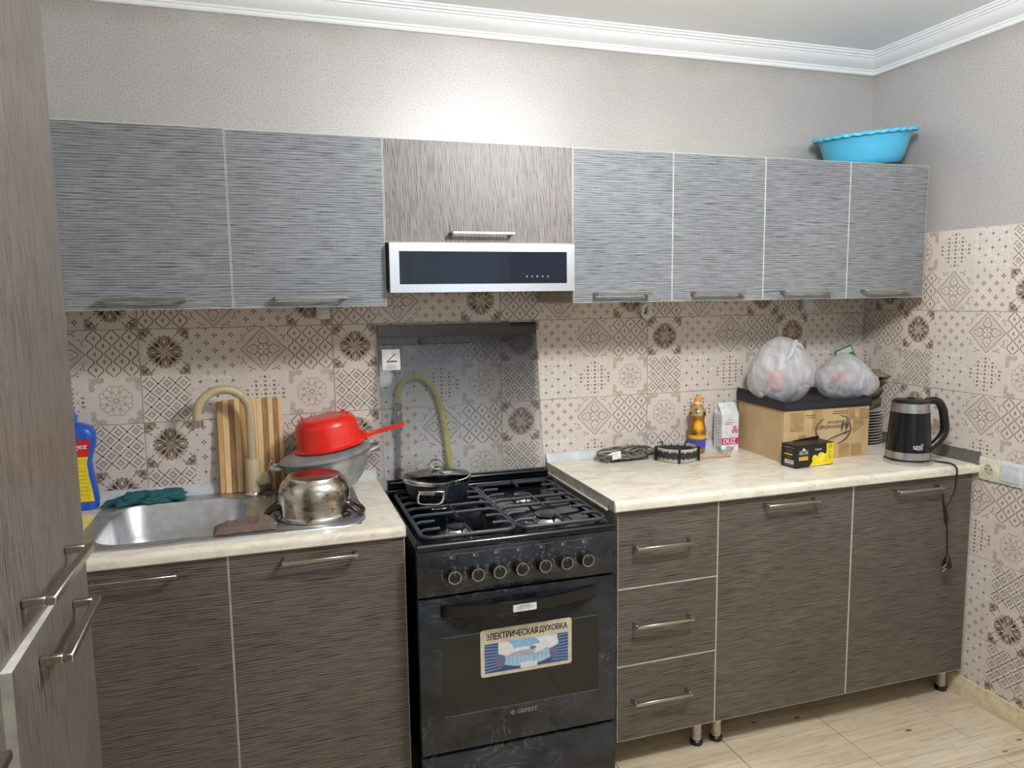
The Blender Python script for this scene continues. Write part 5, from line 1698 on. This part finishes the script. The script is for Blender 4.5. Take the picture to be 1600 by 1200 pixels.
def side(a0, a1, z0, z1, m):  # left end of the box
    mb.add([(-.0004, a1, z0), (-.0004, a0, z0), (-.0004, a0, z1), (-.0004, a1, z1)], [(0, 1, 2, 3)], m)
side(.012, .055, .014, .028, 5); side(.018, .058, .046, .050, 0); side(.010, .060, .072, .074, 7); side(.012, .06, .008, .0095, 7); side(.02, .05, .055, .066, 8); side(.022, .048, .033, .042, 8)
for k in range(9): mb.add([(-.0006, .016 + k * .004 + .002, .017), (-.0006, .016 + k * .004, .017), (-.0006, .016 + k * .004, .026), (-.0006, .016 + k * .004 + .002, .026)], [(0, 1, 2, 3)], 6)
mb.xf(TB)
obj('print', mb, [simple('lemon yellow', (244, 214, 20), .4), simple('pale yellow', (240, 228, 120), .4), simple('lemon', (250, 222, 10), .4), simple('lemon slice', (246, 230, 90), .4),
                  simple('gold', (206, 172, 70), .35), M['paper'], M['print_black'], M['print_grey'], simple('maroon print', (92, 48, 50), .5)], tb, smooth=False)

# kettle
kc = (2.300, -.490, ZR + .0005)
kt = thing('electric_kettle', kc, 'black electric kettle with steel bands standing on the worktop corner', 'kettle')
rd = Vector((.93, -.37, 0)).normalized()
mb = MB(); mb.lathe([(.080, 0), (.082, .003), (.082, .012), (.076, .0165), (.07, .017)], kc, 56); obj('base', mb, M['steel'], kt)
def kr(z): return .0775 - (z - .02) * (.0155 / .20)
mb = MB(); mb.lathe([(.074, .0175), (.0775, .0205), (kr(.026), .026), (kr(.046), .046), (kr(.046), .0475)], kc, 56, [1, 0, 0, 0]); obj('lower_band', mb, [M['steel'], M['black_plastic']], kt)
mb = MB(); mb.lathe([(kr(.046) + .0008, .0465), (kr(.19) + .0008, .190)], kc, 56); obj('body', mb, simple('black painted shell', (14, 16, 22), .22), kt)
mb = MB(); mb.lathe([(kr(.19), .1895), (kr(.222), .222), (kr(.222) - .002, .224)], kc, 56); obj('upper_band', mb, M['steel'], kt)
mb = MB(); mb.lathe([(.061, .2235), (.061, .228), (.055, .233), (.03, .236), (0, .2365)], kc, 48, cap1=False)
mb.rbox(kc[0] - .012, kc[0] + .012, kc[1] - .008, kc[1] + .008, kc[2] + .2362, kc[2] + .241, .002, 1)
obj('lid', mb, M['black_plastic'], kt)
mb = MB(); K = Vector(kc)
hp = [(.050, .222), (.075, .2295), (.098, .224), (.115, .196), (.124, .150), (.126, .118), (.112, .088), (.088, .062), (.070, .046), (.066, .030)]
mb.tube(smooth_path([K + rd * a + Vector((0, 0, z)) for a, z in hp], 6), [.0125 + .003 * math.sin(math.pi * k / 54) for k in range(55)], 12)
obj('handle', mb, M['black_plastic'], kt)
mb = MB(); a0 = math.radians(-110)   # logo wrapped on the shell
tmp = MB(); text_into(tmp, 'unif', Matrix.Identity(4), .036, .019, 0, 0, bold=.03, shear=.15)
def wrap(p):
    a = a0 + p[0] / .075; z = .072 + p[1]; r = kr(z) + .0014
    return (kc[0] + r * math.cos(a), kc[1] + r * math.sin(a), kc[2] + z)
mb.add([wrap(v) for v in tmp.v], tmp.f)
mb.add([wrap(p) for p in ((-.016, -.010), (0, -.0135), (.017, -.010), (.017, -.0085), (0, -.0115), (-.016, -.0085))], [(0, 1, 4, 5), (1, 2, 3, 4)])
obj('logo', mb, simple('silver print', (196, 206, 214), .4), kt, smooth=False)
mb = MB()
cord = [K + rd * .078 + Vector((0, 0, .006)), K + rd * .098 + Vector((0, -.01, .004)), (2.405, -.570, ZR + .0045), (2.398, -.600, ZR + .004), (2.392, -.619, .893), (2.388, -.622, .86), (2.384, -.622, .82), (2.366, -.622, .785),
        (2.352, -.620, .76), (2.346, -.620, .725), (2.352, -.618, .70), (2.361, -.620, .712), (2.350, -.622, .74), (2.338, -.621, .775), (2.334, -.618, .805), (2.340, -.616, .79), (2.345, -.618, .74), (2.356, -.620, .70), (2.362, -.620, .66), (2.366, -.620, .60), (2.369, -.620, .575)]
mb.tube(smooth_path(cord, 5), .0032, 8)
cd = obj('power_cord', mb, M['black_plastic'], kt)
mb = MB(); mb.lathe([(.004, .0), (.007, -.006), (.013, -.020), (.017, -.030), (.0175, -.044), (.014, -.048)], (2.370, -.620, .578), 16)
mb.xf(Matrix.Identity(4)); obj('plug', mb, M['black_plastic'], cd)
mb = MB()
for s in (-1, 1): mb.tube([(2.357, -.628 + s * .0, .541 + s * .007), (2.333, -.634, .532 + s * .007)], .0024, 8)
obj('plug_pins', mb, M['nickel'], cd)

# socket and light switch on the right wall
xw = XR - TT - .0002
so = thing('wall_socket', (xw, -.645, .845), 'cream wall socket with a round recess beside the worktop corner', 'socket')
mb = MB(); mb.rbox(xw - .010, xw, -.686, -.605, .846, .929, .004, 2); obj('plate', mb, M['cream_plastic'], so)
Rx = Matrix.Rotation(-math.pi / 2, 4, 'Y')
mb = MB(); mb.lathe([(.021, .0101), (.0205, .0125), (.0185, .0125), (.018, .004), (.0, .004)], (xw, -.645, .888), 32, M=Rx, cap0=False, cap1=False); ins = obj('socket_ring', mb, M['cream_plastic'], so)
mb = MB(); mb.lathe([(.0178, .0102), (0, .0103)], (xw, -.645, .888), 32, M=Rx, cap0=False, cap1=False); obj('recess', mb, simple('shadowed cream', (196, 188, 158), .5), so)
mb = MB()
for s in (-1, 1): mb.lathe([(.0028, .0104), (0, .0106)], (xw, -.645 + s * .0095, .888), 12, M=Rx, cap0=False, cap1=False)
mb.rbox(xw - .0112, xw - .0104, -.648, -.642, .872, .8745, .0003, 1); mb.rbox(xw - .0112, xw - .0104, -.648, -.642, .9015, .904, .0003, 1)
obj('pin_holes', mb, M['print_black'], so)
sw_ = thing('light_switch', (xw, -.73, .846), 'white two-rocker light switch right of the cream socket', 'switch')
mb = MB(); mb.rbox(xw - .009, xw, -.772, -.6865, .8465, .9285, .004, 2); obj('plate', mb, M['white_plastic'], sw_)
for a, b in ((-.728, -.697), (-.761, -.7288)):
    mb = MB(); mb.rbox(xw - .0125, xw - .0085, a, b, .858, .918, .0015, 1); obj('rocker', mb, simple('pale blue white plastic', (212, 220, 224), .3), sw_)

# little fittings under the wall cabinets
for (x0, x1, z0, lb_) in ((.228, .273, 1.459, 'small white plastic block under the wall cabinet left of the hood'), (2.186, 2.232, 1.456, 'small white plastic block under the wall cabinet by the right corner')):
    mb = MB(); mb.rbox(x0, x1, -.038, -.0085, z0, 1.5025, .004, 2)
    mb.rbox(x0 + .006, x1 - .006, -.0395, -.037, z0 + .006, 1.496, .001, 1)
    obj('junction_block', mb, M['white_plastic'], label=lb_, cat='fitting', group='white blocks under the cabinets')
hx = thing('air_freshener', (1.462, -.02, 1.435), 'white hexagonal hanger on a cream bracket under the wall cabinets', 'fitting')
mb = MB(); mb.rbox(1.438, 1.490, -.030, -.0085, 1.464, 1.5025, .003, 1); obj('bracket', mb, M['cream_plastic'], hx)
mb = MB(); mb.prism([(.026 * math.cos(math.radians(90 + 60 * k)), .036 * math.sin(math.radians(90 + 60 * k))) for k in range(6)], FRONT(1.462, -.031, 1.465), .006); obj('hexagon', mb, M['paper'], hx, smooth=False)
mb = MB()
HM = FRONT(1.462, -.0374, 1.465)
for pts in ([(-.014, -.014), (-.004, -.012), (-.002, .018), (-.006, .016)], [(-.004, .004), (-.016, -.008), (-.013, -.011), (-.002, 0)], [(0, -.02), (.002, -.02), (.002, .02), (0, .02)]):
    mb.add([HM @ Vector((p[0], p[1], .0002)) for p in pts], [tuple(range(len(pts)))])
obj('picture', mb, simple('slate drawing', (96, 106, 116), .5), hx, smooth=False)

# ------------------------------------------------------------------ blue basin on the wall cabinets
bs = thing('washing_basin', (2.315, -.20, ZUT), 'light blue plastic basin tilted on top of the wall cabinets', 'basin')
BM = Matrix.Translation((2.318, -.195, ZUT + .0175)) @ Matrix.Rotation(math.radians(-7), 4, 'Y') @ Matrix.Rotation(math.radians(4), 4, 'X')
n = 96
pf = [(0, .002), (.120, .002), (.128, .006), (.142, .03), (.156, .075), (.168, .112), (.171, .116), (.178, .116), (.182, .112), (.1815, .109), (.185, .110), (.186, .116), (.181, .122), (.167, .122), (.162, .112), (.150, .075), (.136, .03), (.122, .008), (0, .007)]
mb = MB()
def bf(u, v):
    i = v * (len(pf) - 1); k = min(int(i + 1e-6), len(pf) - 2); t = i - k
    r = pf[k][0] * (1 - t) + pf[k + 1][0] * t; z = pf[k][1] * (1 - t) + pf[k + 1][1] * t
    a = 2 * math.pi * u
    w = max(0, (r - .165) / .02)
    r += .003 * w * math.cos(30 * a); z += .0022 * w * math.cos(30 * a)
    return (r * math.cos(a), r * math.sin(a), z)
mb.grid(180, len(pf), bf, 0, cu=True); mb.xf(BM)
obj('tub', mb, simple('sky blue plastic', (84, 186, 226), .35, var=.02), bs, ang=50)

# ------------------------------------------------------------------ ceiling lamp (the room's light)
lp0 = Vector(LAMP_POS)
la = thing('ceiling_lamp', (lp0.x, lp0.y, lp0.z - .11), 'round white globe lamp hanging from the ceiling', 'lamp')
mb = MB(); mb.lathe([(.055, ZCEIL - .0005), (.055, ZCEIL - .02), (.03, ZCEIL - .03), (.03, lp0.z + .098)], (lp0.x, lp0.y, 0), 32); obj('mount', mb, M['white_plastic'], la)
m_em = NT('lit opal globe')
em = m_em.n('ShaderNodeEmission'); em.inputs[0].default_value = (0.985, 0.995, 1.0, 1); em.inputs[1].default_value = LAMP_STRENGTH
m_em.l(em.outputs[0], m_em.t.nodes['Material Output'].inputs[0])
mb = MB(); mb.lathe([(.11 * math.sin(math.pi * k / 16), -.11 * math.cos(math.pi * k / 16)) for k in range(0, 17)], lp0, 32, cap0=False, cap1=False); obj('globe', mb, m_em.mat, la)
